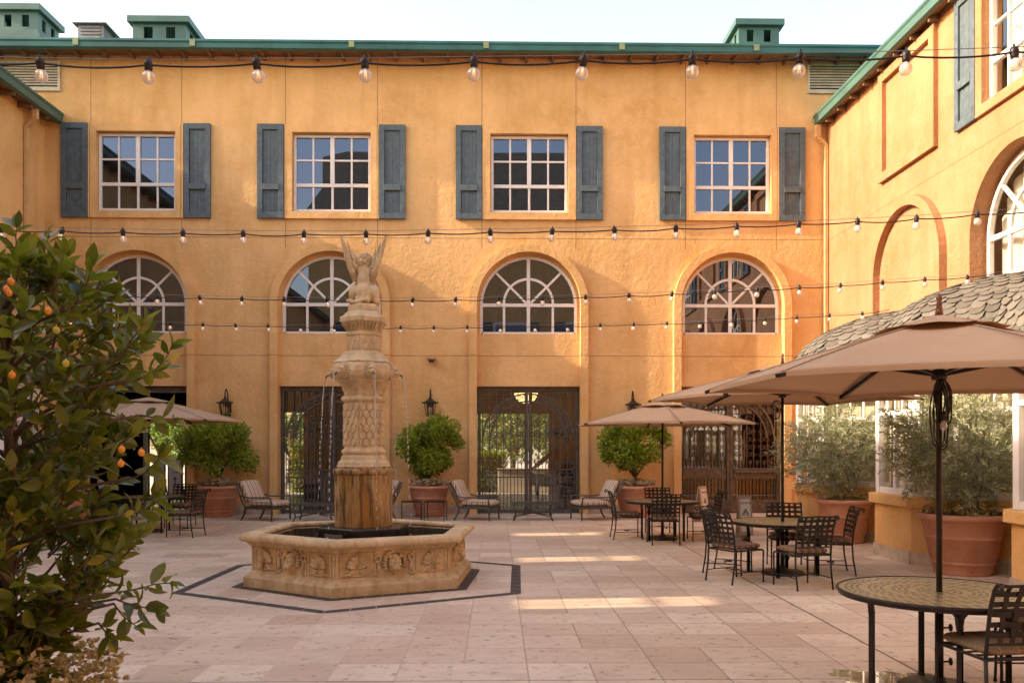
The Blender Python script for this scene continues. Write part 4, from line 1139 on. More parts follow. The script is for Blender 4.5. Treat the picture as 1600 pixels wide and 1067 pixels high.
# ------------------------------------------------------------------ woven iron chair (faces local +x)
def make_chair(label,cush='cushion'):
    t=thing('patio_chair',label,'chair',(0,0,0),0,'woven iron dining chairs')
    W=.25
    for s in (-1,1):
        m=MB(); m.tube([(.235,s*W,.435),(.262,s*W,.425),(.268,s*W,.39),(.262,s*W,.2),(.268,s*W,.012)],[.012,.012,.012,.011,.011],8); m.ell((.268,s*W,.012),(.017,.017,.012),None,8,6)
        m.build('leg',M['iron'],t)
        m=MB(); m.tube([(-.235,s*W,.44),(-.245,s*W,.25),(-.285,s*W,.012)],[.013,.012,.011],8); m.ell((-.285,s*W,.012),(.017,.017,.012),None,8,6)
        m.build('leg',M['iron'],t)
    m=MB()
    m.tube([(.235,-W,.435),(-.235,-W,.435),(-.235,W,.435),(.235,W,.435)],.012,8,True)
    for i in range(5): m.box(-.22+i*.095,-.185+i*.095,-W+.005,W-.005,.432,.437)
    for i in range(9):
        y=-.20+i*.05; m.tube([(.235,y-.012,.436),(.248,y,.425),(.235,y+.012,.436)],.008,5)
    m.build('seat_frame',M['iron'],t)
    m=MB()
    for s in (-1,1): m.tube([(-.235,s*W,.44),(-.252,s*W,.60),(-.285,s*(W+.004),.78),(-.325,s*(W+.006),.90),(-.352,s*(W+.006),.935),(-.384,s*(W+.006),.935),(-.395,s*(W+.006),.908),(-.375,s*(W+.006),.892),(-.360,s*(W+.006),.905)],[.013]*5+[.014,.014,.013,.010],8)
    m.tube([(-.244,-W,.535),(-.262,0,.535),(-.244,W,.535)],.009,6); m.tube([(-.350,-W,.925),(-.372,0,.93),(-.350,W,.925)],.010,6)
    m.build('back_frame',M['iron'],t)
    m=MB()
    def bx(z): # x of back plane at z
        pts=[(.44,-.235),(.60,-.252),(.78,-.285),(.90,-.325),(.935,-.352)]
        for (z0,x0),(z1,x1) in zip(pts,pts[1:]):
            if z<=z1: return x0+(x1-x0)*(z-z0)/(z1-z0)
        return -.352
    def bow(y): return -.02*(1-(y/W)**2)
    nv=5
    for j in range(5):
        z=.60+j*.068
        pr=None
        for i in range(21):
            y=-W+2*W*i/20; f=(y+W)/(2*W)*(nv+1)
            o=.005*cos(pi*f+pi*j)
            q=m.add([(bx(z+dz)+bow(y)+o+e,y,z+dz) for e in (-.002,.002) for dz in (-.018,.018)])
            if pr is not None:
                for a,b in ((0,1),(1,3),(3,2),(2,0)): m.face(pr+a,pr+b,q+b,q+a)
            pr=q
    for i in range(nv):
        y=-W+2*W*(i+1)/(nv+1); pr=None
        for k in range(21):
            z=.53+(.928-.53)*k/20; o=-.005*cos(pi*(i+1)+pi*(z-.60)/.068)
            q=m.add([(bx(z)+bow(y)+o+e,y+dy,z) for e in (-.002,.002) for dy in (-.018,.018)])
            if pr is not None:
                for a,b in ((0,1),(1,3),(3,2),(2,0)): m.face(pr+a,pr+b,q+b,q+a)
            pr=q
    m.build('back_weave',M['iron'],t)
    m=MB()
    for s in (-1,1): m.tube([(.265,s*W,.145),(0,s*(W-.03),.150),(-.26,s*W,.145)],.007,6)
    m.tube([(.0,-W+.03,.15),(.0,-.05,.16)],.006,6); m.tube([(.0,W-.03,.15),(.0,.05,.16)],.006,6)
    m.tube([(.055*cos(2*pi*k/16),.055*sin(2*pi*k/16),.16) for k in range(16)],.006,6,True)
    m.build('stretcher',M['iron'],t)
    m=MB(); pad(m,.012,0,.438,.51,.48,.092,.40); m.build('cushion',M[cush],t)
    return t
def place(X,Z,face):        # camera-plan point and facing in camera-plan degrees -> world location
    x,y=cw(X,Z); return (x,y,0),rad(face)-TH
# chair positions: (X,Z) of the seat centre, facing angle
def back_at(X,Z,f):         # from centre of the back to the seat centre
    return X+.30*cos(rad(f)),Z+.30*sin(rad(f))
CH=[('cushion',(2.72,11.27),29,'near left iron chair of the middle table, its woven back to the fountain'),
    ('cushion',(2.84,12.38),-32,'iron chair half hidden behind the near left chair of the middle table'),
    ('cushion',(3.80,10.66),104,'iron chair seen from behind at the near side of the middle table'),
    ('cushion',(4.83,12.10),172,'iron chair in side view between the middle table and the far terracotta olive pot'),
    ('cushion',(4.15,13.02),-100,'iron chair facing the viewer behind the middle table, pole in front of it'),
    ('cushion',(1.93,16.62),1,'iron chair in side view left of the farthest right-hand table'),
    ('cushion',(2.79,15.42),91,'iron chair turned away at the near side of the farthest right-hand table'),
    ('cushion',(3.98,16.35),180,'iron chair by the bronze doors, side on, with a caution board behind'),
    ('cushion',(3.02,17.72),-92,'iron chair facing the viewer on the wall side of the farthest right-hand table'),
    ('cushion',(-6.20,16.95),172,'iron chair in side view at the right of the left umbrella table'),
    ('cushion',(-7.42,19.35),-88,'iron chair facing the viewer behind the left umbrella table'),
    ('cushion',(-8.10,16.70),62,'iron chair partly behind kumquat leaves at the left umbrella table'),
    ('cushion_plain',(3.31,5.47),98,'nearest iron chair with a tan cushion, cut by the right edge'),
    ('cushion_plain',(4.28,6.30),178,'iron chair with a tan cushion on the far right of the nearest table')]
protos={}
for cu,(X,Z),f,lab in CH:
    l,r=place(*back_at(X,Z,f),f)
    if cu not in protos:
        protos[cu]=make_chair(lab,cu); protos[cu].location=l; protos[cu].rotation_euler=(0,0,r)
    else: dup(protos[cu],l,r,lab)

# ------------------------------------------------------------------ tables and umbrellas
def make_table(label):
    t=thing('patio_table',label,'table',(0,0,0),0,'round perforated umbrella tables')
    m=MB(); m.lathe([(.035,.728),(.70,.728),(.70,.740),(.035,.740),(.035,.728)],56,smooth=False,cap=False); m.build('table_top',M['table_top'],t)
    m=MB(); m.lathe([(.695,.722),(.712,.724),(.718,.733),(.712,.744),(.698,.746)],56,cap=False); m.lathe([(.68,.728),(.68,.70),(.70,.70),(.70,.728)],56,smooth=False,cap=False); m.build('rim',M['iron'],t)
    for k in range(4):
        a=pi/4*2*k+.62
        c,s=cos(a),sin(a); m=MB()
        for off in (-1,1):
            pts=[]
            for r,z,o in ((.47,.0,.0),(.47,.55,.0),(.475,.64,.012),(.485,.69,.045),(.49,.727,.085)):
                pts.append((r*c-s*o*off,r*s+c*o*off,z))
            for p,q in zip(pts,pts[1:]): m.bar(p,q,.034,.034)
        m.lathe([(.028,0),(.028,.02)],10,(.47*c,.47*s,0))
        m.build('leg',M['iron'],t)
    m=MB()
    for k in range(2):
        a=.62+pi/2*k; m.bar((.47*cos(a),.47*sin(a),.12),(-.47*cos(a),-.47*sin(a),.12),.02,.012)
    return t
TB=[((3.16,6.31),0.0,'nearest round perforated metal table at the right edge'),
    ((3.83,12.08),.5,'round perforated metal table ringed by five iron chairs'),
    ((2.91,16.5),.2,'farthest round perforated metal table on the right, under the small umbrella'),
    ((-7.62,17.9),.3,'round perforated metal table under the left umbrella, behind leaves')]
tb=None
for (X,Z),r,lab in TB:
    x,y=cw(X,Z)
    if tb is None: tb=make_table(lab); tb.location=(x,y,0); tb.rotation_euler=(0,0,rad(168)-.62)
    else: dup(tb,(x,y,0),r,lab)
def umbrella(X,Z,Rr,ze,ztop,rot,label,cord=False,sag=.05):
    x,y=cw(X,Z); t=thing('patio_umbrella',label,'umbrella',(x,y,0),0,'taupe canvas umbrellas')
    m=MB(); m.lathe([(.29,0),(.29,.03),(.27,.045),(.10,.055),(.05,.075),(.04,.11),(0,.11)],32); m.build('base',M['pole'],t)
    m=MB(); m.lathe([(.030,.06),(.030,.58),(0,.58)],16); 
    for z in (.22,.47): m.tube([(.03,0,z),(.075,0,z)],.007,6); m.ell((.085,0,z),(.012,.026,.030),None,10,8)
    m.build('base_tube',M['pole'],t)
    m=MB(); m.lathe([(.021,.1),(.021,ztop-.03)],14); m.lathe([(.05,ze+.02),(.055,ze+.03),(.055,ze+.09),(.03,ze+.10)],14); m.lathe([(.06,ztop-.14),(.06,ztop-.07),(.02,ztop-.05)],14)
    m.build('pole',M['pole'],t)
    N=6; V=[rot+k*2*pi/N for k in range(N)]
    zc=ztop-.05
    def surf(k,f,g,dz=0):       # f radial 0..1, g across 0..1
        a,b=V[k],V[(k+1)%N]
        px=cos(a)*(1-g)+cos(b)*g; py=sin(a)*(1-g)+sin(b)*g
        e=4*g*(1-g)
        pull=1-.045*e*f*f
        z=ze+(zc-ze)*((1-f)**1.0*.82+.18*(1-f*f)) - .06*e*f*(1-f)*2 + sag*e*f*f*.35
        return (Rr*f*px*pull,Rr*f*py*pull,z+dz)
    def skin(m,f0,f1,nf,ng,dz=0,dzf=None):
        m.smooth=True
        for k in range(N):
            idx=[[None]*(ng+1) for _ in range(nf+1)]
            for i in range(nf+1):
                f=f0+(f1-f0)*i/nf
                for j in range(ng+1):
                    g=j/ng; d=dz+(dzf(f,g) if dzf else 0)
                    idx[i][j]=m.add([surf(k,f,g,d)])
            for i in range(nf):
                for j in range(ng): m.face(idx[i][j],idx[i+1][j],idx[i+1][j+1],idx[i][j+1])
        m.smooth=False
    m=MB(); skin(m,.06,1,10,10); 
    # hem
    for k in range(N):
        pts=[surf(k,1,j/10) for j in range(11)]
        for p,q in zip(pts,pts[1:]): m.poly([p,q,(q[0],q[1],q[2]-.028),(p[0],p[1],p[2]-.028)])
    for k in range(N):
        pts=[surf(k,.07+.93*j/12,0,.003) for j in range(13)]; m.tube(pts,.0055,5); pts=[surf(k,.985,j/10,.002) for j in range(11)]; m.tube(pts,.003,4)
    c=m.build('canopy',M['canopy'],t,norm=False)
    so=c.modifiers.new('cloth','SOLIDIFY'); so.thickness=.003
    m=MB(); skin(m,.0,.27,4,10,.035,lambda f,g: .030*(f/.27)**2*(.5-.5*cos(2*pi*g))); v=m.build('vent_cap',M['canopy'],t,norm=False)
    so=v.modifiers.new('cloth','SOLIDIFY'); so.thickness=.003
    for k in range(N):
        m=MB(); a=V[k]; ca,sa=cos(a),sin(a)
        zt=lambda f: surf(k,f,0,-.018)[2]
        m.bar((.05*ca,.05*sa,zc-.055),(Rr*.995*ca,Rr*.995*sa,zt(.995)),.020,.028)
        m.bar((.05*ca,.05*sa,ze+.06),(Rr*.52*ca,Rr*.52*sa,zt(.52)-.01),.016,.022)
        m.bar((Rr*.985*ca,Rr*.985*sa,zt(.985)),(Rr*1.015*ca,Rr*1.015*sa,zt(1)-.004),.05,.024)
        m.build('rib',M['pole'],t)
    m=MB(); m.lathe([(.030,ztop-.02),(.026,ztop+.01),(.018,ztop+.05),(.024,ztop+.06),(.016,ztop+.075),(.022,ztop+.10),(.018,ztop+.125),(0,ztop+.14)],12); m.build('finial',M['wood_finial'],t)
    return t
um1=umbrella(3.16,6.31,1.72,2.28,2.80,rad(31),'largest taupe umbrella in the right foreground with cord looped on its pole')
um2=umbrella(3.83,12.08,1.85,2.47,2.98,rad(-10),'taupe umbrella at the middle table, behind the foreground one')
um3=umbrella(2.91,16.5,1.80,2.22,2.68,rad(29),'taupe umbrella in front of the clipped tree and bronze doors')
um4=umbrella(-7.62,17.9,1.92,2.33,2.84,rad(24),'taupe umbrella at left half behind the kumquat tree')
# cord loops with bulbs on the two nearer poles
def cord(par,X,Z,z0,L,n,w,label,seed):
    x,y=cw(X,Z); rg=random.Random(seed)
    t=thing('light_cord',label,'cord',(x,y,0))
    m=MB()
    for k in range(n):
        l=L*rg.uniform(.45,1); ww=w*rg.uniform(.5,1); ph=rg.uniform(-.5,.5); dx=rg.uniform(-.03,.02)
        m.tube([(dx+ww*sin(2*pi*i/24)*(.6+.4*(1-cos(2*pi*i/24))/2),-.035+.012*sin(i+ph*4)-.01*k/n,z0-l*(1-cos(2*pi*i/24))/2) for i in range(24)],.0055,6,True)
    m.build('cable',M['iron'],t)
    m=MB(); m.lathe([(.018,0),(.02,.05),(.014,.07),(0,.07)],10,(.0,-.06,z0-L*.55)); s=m.build('socket',M['iron'],t)
    m=MB(); m.ell((0,-.06,z0-L*.55-.035),(.026,.026,.042),None,12,10); m.build('bulb',M['bulb'],t)
    return t
t=NT('bulb_glass')
lwt=t.n('ShaderNodeLayerWeight'); lwt.inputs[0].default_value=.5
gl=t.n('ShaderNodeBsdfGlossy'); gl.inputs['Roughness'].default_value=.02
tr=t.n('ShaderNodeBsdfTransparent'); tr.inputs[0].default_value=(.95,.93,.92,1)
dfu=t.n('ShaderNodeBsdfDiffuse'); dfu.inputs[0].default_value=(.85,.78,.72,1)
m1=t.n('ShaderNodeMixShader'); m1.inputs[0].default_value=.42; t.l(tr.outputs[0],m1.inputs[1]); t.l(dfu.outputs[0],m1.inputs[2])
mx=t.n('ShaderNodeMixShader'); t.l(t.math('MULTIPLY_ADD',t.math('POWER',lwt.outputs['Facing'],2.5),.75,.07),mx.inputs[0]); t.l(m1.outputs[0],mx.inputs[1]); t.l(gl.outputs[0],mx.inputs[2])
M['bulb']=t.fin(mx.outputs[0])
t=NT('filament'); e=t.n('ShaderNodeEmission'); e.inputs[0].default_value=(1,.62,.28,1); e.inputs[1].default_value=.7; M['filament']=t.fin(e.outputs[0])
cord(um1,3.16,6.31,2.30,.55,7,.095,'black light cord looped over the foreground umbrella pole',4)
cord(um2,3.70,11.95,2.44,.30,2,.09,'short black cord loop with bulb under the middle umbrella',6)

# ------------------------------------------------------------------ lounge chairs (face local +x)
def make_lounge(label):
    t=thing('lounge_chair',label,'lounge chair',(0,0,0),0,'striped lounge chairs along the wall')
    W=.36
    for s in (-1,1):
        m=MB()
        for p,q,w in (((.40,s*W,.30),(.41,s*W,.16),.042),((.41,s*W,.16),(.395,s*W,.05),.034),((.395,s*W,.05),(.42,s*W,.0),.036)): m.bar(p,q,w,w)
        m.build('leg',M['lounge_metal'],t,.005)
        m=MB()
        for p,q,w in (((-.36,s*W,.30),(-.40,s*W,.16),.042),((-.40,s*W,.16),(-.46,s*W,.05),.036),((-.46,s*W,.05),(-.51,s*W,.0),.038)): m.bar(p,q,w,w)
        m.build('leg',M['lounge_metal'],t,.005)
        m=MB()
        m.tube([(-.62,s*W,.80),(-.56,s*(W+.03),.70),(-.46,s*(W+.05),.60),(-.22,s*(W+.06),.555),(.10,s*(W+.06),.565),(.34,s*(W+.05),.575),(.385,s*(W+.03),.55),(.395,s*W,.45),(.40,s*W,.33)],[.017]*6+[.02,.018,.017],8)
        m.build('armrest',M['lounge_metal'],t)
    m=MB()
    for s in (-1,1): m.bar((-.38,s*W,.31),(.42,s*W,.31),.03,.06)
    for x in (-.37,.41): m.bar((x,-W,.31),(x,W,.31),.03,.06)
    for i in range(6): m.bar((-.3+i*.13,-W,.325),(-.3+i*.13,W,.325),.04,.01)
    m.build('seat_frame',M['lounge_metal'],t,.004)
    m=MB()
    for s in (-1,1): m.tube([(-.36,s*W,.30),(-.45,s*W,.45),(-.55,s*W,.65),(-.64,s*W,.88)],.022,8)
    m.tube([(-.64,-W,.88),(-.655,0,.90),(-.64,W,.88)],.020,8)
    for i in range(7): m.bar((-.42,-.27+i*.09,.40),(-.635,-.27+i*.09,.87),.03,.008,(1,0,0))
    m.build('back_frame',M['lounge_metal'],t)
    m=MB(); pad(m,.06,0,.335,.80,.70,.155,.25); m.build('seat_cushion',M['stripe'],t)
    m=MB(); org=Vector((-.38,0,.42)); pad(m,-.09,0,.275,.54,.68,.15,.35,9,Matrix.Rotation(rad(-116),3,'Y'),org); m.build('back_cushion',M['stripe'],t)
    return t
lc=None
for X,Z,f,lab in ((-5.95,20.75,-22,'striped lounge chair left of the fountain, by the flower pot'),
                  (-3.42,21.0,200,'lounge chair hidden behind the fountain pedestal, one armrest showing'),
                  (-.82,20.85,-18,'striped lounge chair left of the low slatted table, facing right'),
                  (1.95,20.85,197,'striped lounge chair right of the low slatted table, facing left')):
    l,r=place(X,Z,f)
    if lc is None: lc=make_lounge(lab); lc.location=l; lc.rotation_euler=(0,0,r)
    else: dup(lc,l,r,lab)
def make_coffee(label):
    t=thing('coffee_table',label,'coffee table',(0,0,0),0,'low slatted metal tables')
    hx,hy,z=.47,.32,.42
    m=MB()
    for s in (-1,1): m.bar((-hx,s*hy,z-.02),(hx,s*hy,z-.02),.04,.045); m.bar((s*hx,-hy,z-.02),(s*hx,hy,z-.02),.04,.045)
    for i in range(15): m.box(-hx+.03+i*.061,-hx+.068+i*.061,-hy,hy,z-.012,z)
    m.build('slatted_top',M['lounge_metal'],t,.003)
    for sx in (-1,1):
        for sy in (-1,1):
            m=MB(); m.tube([(sx*(hx-.03),sy*(hy-.02),z-.03),(sx*(hx+.0),sy*(hy+.0),z-.12),(sx*(hx-.05),sy*(hy-.03),.12),(sx*(hx-.0),sy*(hy+.0),.0)],[.03,.026,.02,.022],8); m.build('leg',M['lounge_metal'],t)
    m=MB(); m.tube([(-hx+.03,-hy+.02,.10),(0,0,.17),(hx-.03,hy-.02,.10)],.012,6); m.tube([(-hx+.03,hy-.02,.10),(0,0,.17),(hx-.03,-hy+.02,.10)],.012,6); m.build('stretcher',M['lounge_metal'],t)
    return t
l,r=place(.51,20.75,0); ct=make_coffee('low slatted metal table between the two right lounge chairs'); ct.location=l; ct.rotation_euler=(0,0,r)
l,r=place(-4.72,20.55,0); dup(ct,l,r,'low slatted metal table beside the fountain, left of its column')
def make_side(label):
    t=thing('side_table',label,'side table',(0,0,0),0,'pair of thin side tables')
    h,z=.235,.46; m=MB()
    for s in (-1,1): m.bar((-h,s*h,z),(h,s*h,z),.02,.02); m.bar((s*h,-h,z),(s*h,h,z),.02,.02)
    m.box(-h,h,-h,h,z-.004,z+.004); m.build('top',M['iron'],t)
    for sx in (-1,1):
        for sy in (-1,1): m=MB(); m.bar((sx*h,sy*h,0),(sx*h,sy*h,z),.018,.018); m.build('leg',M['iron'],t)
    m=MB()
    for s in (-1,1): m.bar((s*h,-h,.10),(s*h,h,.10),.014,.014)
    m.bar((-h,h,.10),(h,h,.10),.014,.014); m.build('stretcher',M['iron'],t)
    return t
l,r=place(-2.42,20.55,8); sd=make_side('thin square side table nearer the fountain column'); sd.location=l; sd.rotation_euler=(0,0,r)
l,r=place(-1.84,20.55,-4); dup(sd,l,r,'thin square side table right of its twin, before the middle flower pot')
# ------------------------------------------------------------------ plants
def bark(name,c): return simple(name,c,.85,0,.2,14,.5,50)
M['bark']=bark('citrus_bark',(.11,.075,.045)); M['bark_olive']=bark('olive_bark',(.27,.20,.145))
M['leaf_tree']=leafmat('clipped_tree_leaf',(.10,.17,.015),(.42,.54,.06),(.66,.58,.10),.34,.42)
M['leaf_olive']=leafmat('olive_leaf',(.20,.21,.11),(.50,.50,.30),(.70,.66,.44),.5,.25)
M['leaf_citrus']=leafmat('kumquat_leaf',(.028,.048,.006),(.21,.235,.026),(.56,.46,.06),.28,.38)
M['leaf_garden']=leafmat('garden_leaf',(.05,.11,.02),(.15,.30,.06),(.36,.42,.12),.5,.3)
M['flower']=leafmat('begonia_petal',(.26,.21,.11),(.78,.66,.50),(.88,.80,.68),.6,.35)
M['dry_flower']=leafmat('dry_flower',(.30,.20,.07),(.72,.58,.34),(.85,.76,.55),.6,.4)
M['succulent']=leafmat('succulent_leaf',(.32,.22,.08),(.70,.54,.27),(.72,.30,.13),.5,.3)
def terracotta():
    t=NT('terracotta'); p=t.pos(True); X=t.xyz(p)
    n=t.noise(p,3,5,.6); s=t.noise(t.comb(t.math('MULTIPLY',X[0],5),t.math('MULTIPLY',X[1],5),t.math('MULTIPLY',X[2],1.2)),1.4,4)
    c=t.ramp(n,[(.3,(.47,.205,.12)),(.7,(.60,.31,.205))])
    c=t.mix(t.ramp(s,[(.50,0.0),(.72,.5)]),c,(.55,.33,.23))
    c=t.mix(t.ramp(t.noise(p,22,4),[(.62,0.0),(.75,.4)]),c,(.20,.07,.04))
    return t.fin(t.bsdf(c,.8,0,t.bump(t.noise(p,40,4),.3,.006),.2))
M['terracotta']=terracotta()
M['soil']=simple('potting_soil',(.05,.035,.022),.95,0,.2,20,.5,60)
def leaf(m,p,d,L,W,rg,fold=.35,seg=2,curl=.25):
    # a folded, curled leaf starting at p along d
    d=d.normalized(); r=Vector((rg.gauss(0,1),rg.gauss(0,1),rg.gauss(0,1)+.9))
    n=(r-d*r.dot(d))
    if n.length<1e-4: n=d.orthogonal()
    n.normalize(); w=d.cross(n)
    if seg<=1:
        mid=p+d*L*.5
        a=m.add([p,mid+w*W*.5+n*W*fold*.5,p+d*L-n*L*curl*.3,mid-w*W*.5+n*W*fold*.5])
        m.face(a,a+1,a+2); m.face(a,a+2,a+3); return
    st=[(0,.05),(.25,.80),(.55,1.0),(.82,.55),(1,.0)]
    m.smooth=True; ids=[]
    for s,ww in st:
        c=p+d*(L*s)-n*(L*curl*s*s)
        ids.append(m.add([c+w*(W*.5*ww)+n*(W*fold*.5*ww),c,c-w*(W*.5*ww)+n*(W*fold*.5*ww)]))
    for a,b in zip(ids,ids[1:]):
        m.face(a,a+1,b+1,b); m.face(a+1,a+2,b+2,b+1)
    m.smooth=False
def rdir(rg):
    z=rg.uniform(-1,1); a=rg.uniform(0,2*pi); q=sqrt(1-z*z); return Vector((q*cos(a),q*sin(a),z))
POT=[(.30,0),(.34,0),(.345,.02),(.355,.13),(.375,.14),(.378,.165),(.37,.18),(.385,.19),(.435,.46),(.45,.47),(.455,.495),(.445,.515),(.455,.53),(.485,.70),(.505,.71),(.53,.725),(.535,.755),(.525,.785),(.50,.795),(.475,.79),(.465,.74),(.455,.68)]
def pot(t,s,h):
    m=MB(); m.lathe([(r*s,z*h) for r,z in POT],40,cap=False); m.build('pot',M['terracotta'],t)
    m=MB(); m.lathe([(.46*s,.70*h),(.25*s,.73*h),(0,.74*h)],24,cap=False); m.build('soil',M['soil'],t)
def underplant(t,r,z,mat,name,n,rg,hh=.16,L=.05):
    m=MB()
    for i in range(n):
        a=rg.uniform(0,2*pi); q=r*rg.uniform(.35,1.05); c=Vector((q*cos(a),q*sin(a),z+rg.uniform(.0,hh)*(1.1-.4*q/r)))
        for k in range(6):
            d=rdir(rg); d.z=abs(d.z)*.7+.1
            m.tint=min(.99,max(.02,rg.betavariate(1.6,1.2))); leaf(m,c,d,L*rg.uniform(.6,1.2),L*.62,rg,.3,1)
    m.build(name,mat,t,norm=False)
def clipped_tree(x,y,label,seed,w=.86,hz=.72,zc=1.62,boxy=0):
    rg=random.Random(seed); t=thing('potted_tree',label,'potted tree',(x,y,0),rg.uniform(0,6),'clipped trees in terracotta pots along the wall')
    pot(t,1.0,1.0)
    m=MB(); m.tube([(0,0,.7),(.02,.01,.95),(.0,.02,1.2)],[.045,.04,.035],8)
    for k in range(7):
        a=2*pi*k/7+rg.uniform(-.3,.3); r=.45*w; m.tube([(.0,.01,1.0),(r*.4*cos(a),r*.4*sin(a),1.25),(r*cos(a),r*sin(a),1.55+rg.uniform(-.1,.3))],[.028,.02,.008],6)
    m.build('trunk',M['bark'],t)
    m=MB(); lumps=[]
    for i in range(34):
        d=rdir(rg); q=rg.uniform(.45,.78)
        if boxy: d=Vector([math.copysign(abs(c)**.6,c) for c in d])
        lumps.append((Vector((d.x*w*q*rg.uniform(.85,1.12),d.y*w*q,zc+d.z*hz*q*rg.uniform(.85,1.1))),rg.uniform(.15,.32)*w))
    lumps.append((Vector((0,0,zc)),.6*w))
    nl=5600
    for i in range(nl):
        c,r=rg.choice(lumps); d=rdir(rg); p=c+d*r*rg.uniform(.55,1.04)**.7
        o=(p-Vector((0,0,zc-.25))).normalized()
        dd=(o*.9+rdir(rg)*.9+Vector((0,0,.15)))
        m.tint=min(.99,max(.0,.42+.26*rg.gauss(0,1)*.7+.10*d.z)); 
        if rg.random()<.006: m.tint=1.0
        leaf(m,p,dd,rg.uniform(.10,.16),rg.uniform(.040,.058),rg,.4,1)
    for i in range(34):         # stray shoots that break the clipped outline
        c,r=rg.choice(lumps); d=rdir(rg); d.z=abs(d.z)*.8+.1; d.normalize(); p=c+d*r*.9; L=rg.uniform(.14,.30)
        if (p-Vector((0,0,zc))).length<.55*w: continue
        for k in range(9): m.tint=min(.9,max(.1,rg.gauss(.55,.15))); leaf(m,p+d*L*k/8,d*.7+rdir(rg)*.7,rg.uniform(.08,.12),rg.uniform(.03,.04),rg,.4,1)
        m.tint=.05; m.tube([p,p+d*L],[.005,.002],4,caps=False)
    m.build('crown',M['leaf_tree'],t,norm=False)
    underplant(t,.49,.80,M['flower'],'flowers',150,rg,.17,.07)
    return t
x,y=cw(-7.45,21.65); clipped_tree(x,y,'broad boxy tree in a terracotta pot near the left umbrella',21,1.02,.78,1.74,1)
x,y=cw(-2.10,21.65); clipped_tree(x,y,'round tree in a terracotta pot between the fountain and the middle gate',22,.88,.90,1.82)
x,y=cw(3.10,21.55); clipped_tree(x,y,'round tree in a terracotta pot behind the farthest right-hand table',23,1.02,.90,1.82)
def olive_tree(x,y,label,seed,s,h,crown_c,crown_r,ntw):
    rg=random.Random(seed); t=thing('potted_olive',label,'potted tree',(x,y,0),0,'olive trees in large terracotta pots')
    pot(t,s,h); z0=.74*h
    m=MB(); cz=crown_c[2]; br=[]
    for k in range(3):
        a=rg.uniform(0,2*pi); base=Vector((.10*cos(a),.10*sin(a),z0-.05))
        mid=base+Vector((.10*cos(a)+rg.uniform(-.06,.06),.06*sin(a),.35)); top=Vector((crown_c[0]+.45*crown_r[0]*cos(a+.3),crown_c[1]+.45*crown_r[1]*sin(a),cz-.1))
        m.tube([base,base.lerp(mid,.5)+Vector((.02,.02,0)),mid,mid.lerp(top,.5)+Vector((rg.uniform(-.08,.08),0,0)),top],[.042,.034,.028,.018,.008],8)
        for b in range(5):
            p0=mid.lerp(top,rg.uniform(0,1)); d=rdir(rg); d.z=abs(d.z)*.7
            p1=Vector((crown_c[0]+d.x*crown_r[0]*.75,crown_c[1]+d.y*crown_r[1]*.75,cz+(d.z-.3)*crown_r[2]*.9)); m.tube([p0,p0.lerp(p1,.5)+Vector((0,0,.06)),p1],[.010,.006,.003],5); br.append((p0,p1))
    m.build('trunk',M['bark_olive'],t)
    m=MB()
    for i in range(ntw):
        d=rdir(rg); q=rg.uniform(.25,1.0)**.55
        wob=1+.20*sin(d.x*6+seed)*cos(d.z*7+d.y*5)
        p=Vector((crown_c[0]+d.x*crown_r[0]*q*wob,crown_c[1]+d.y*crown_r[1]*q*wob,cz+d.z*crown_r[2]*q*wob))
        dr=(Vector((d.x,d.y,d.z*.6+.25))+rdir(rg)*.55).normalized(); L=rg.uniform(.14,.28)
        if q>.93: L*=1.35
        p-=dr*L*.5; tb_=rg.gauss(.5,.22)+.12*d.z
        m.tint=.05; m.tube([p,p+dr*L],[.003,.0015],3,caps=False)
        nn=int(L/.017)
        for k in range(nn):
            f=(k+.5)/nn; sd=rdir(rg); sd=(sd-dr*sd.dot(dr)).normalized()
            m.tint=min(.98,max(.02,tb_+rg.gauss(0,.13)))
            leaf(m,p+dr*L*f,(dr*.75+sd*.8),rg.uniform(.065,.105),rg.uniform(.015,.022),rg,.3,1)
    m.build('crown',M['leaf_olive'],t,norm=False)
    underplant(t,.46*s,.76*h,M['succulent'],'succulents',190,rg,.18,.055)
    return t
x,y=cw(6.42,12.15); olive_tree(x,y,'nearer olive tree in a large terracotta pot, its crown beside the foreground pole',31,1.11,1.07,(-.10,0,1.78),(.98,.90,.84),900)
x,y=cw(6.24,16.0); olive_tree(x,y,'farther olive tree in a terracotta pot behind the middle table',32,.97,1.02,(-.26,0,1.74),(.90,.86,.88),820)
x,y=cw(-9.05,17.2); clipped_tree(x,y,'small tree in a terracotta pot glimpsed through the kumquat leaves',24,.60,.6,1.5)

# ---- foreground kumquat in its planter
kx,ky=cw(-2.10,3.55); rg=random.Random(77)
kt=thing('kumquat_tree','dark leafy kumquat tree with small orange fruits in the left foreground','tree',(kx,ky,0))
m=MB(); m.lathe([(.30,0),(.36,.02),(.44,.50),(.47,.52),(.47,.58),(.44,.585),(.43,.50)],36,cap=False); m.build('pot',M['terracotta'],kt)
m=MB(); m.lathe([(.44,.50),(0,.54)],24,cap=False); m.build('soil',M['soil'],kt)
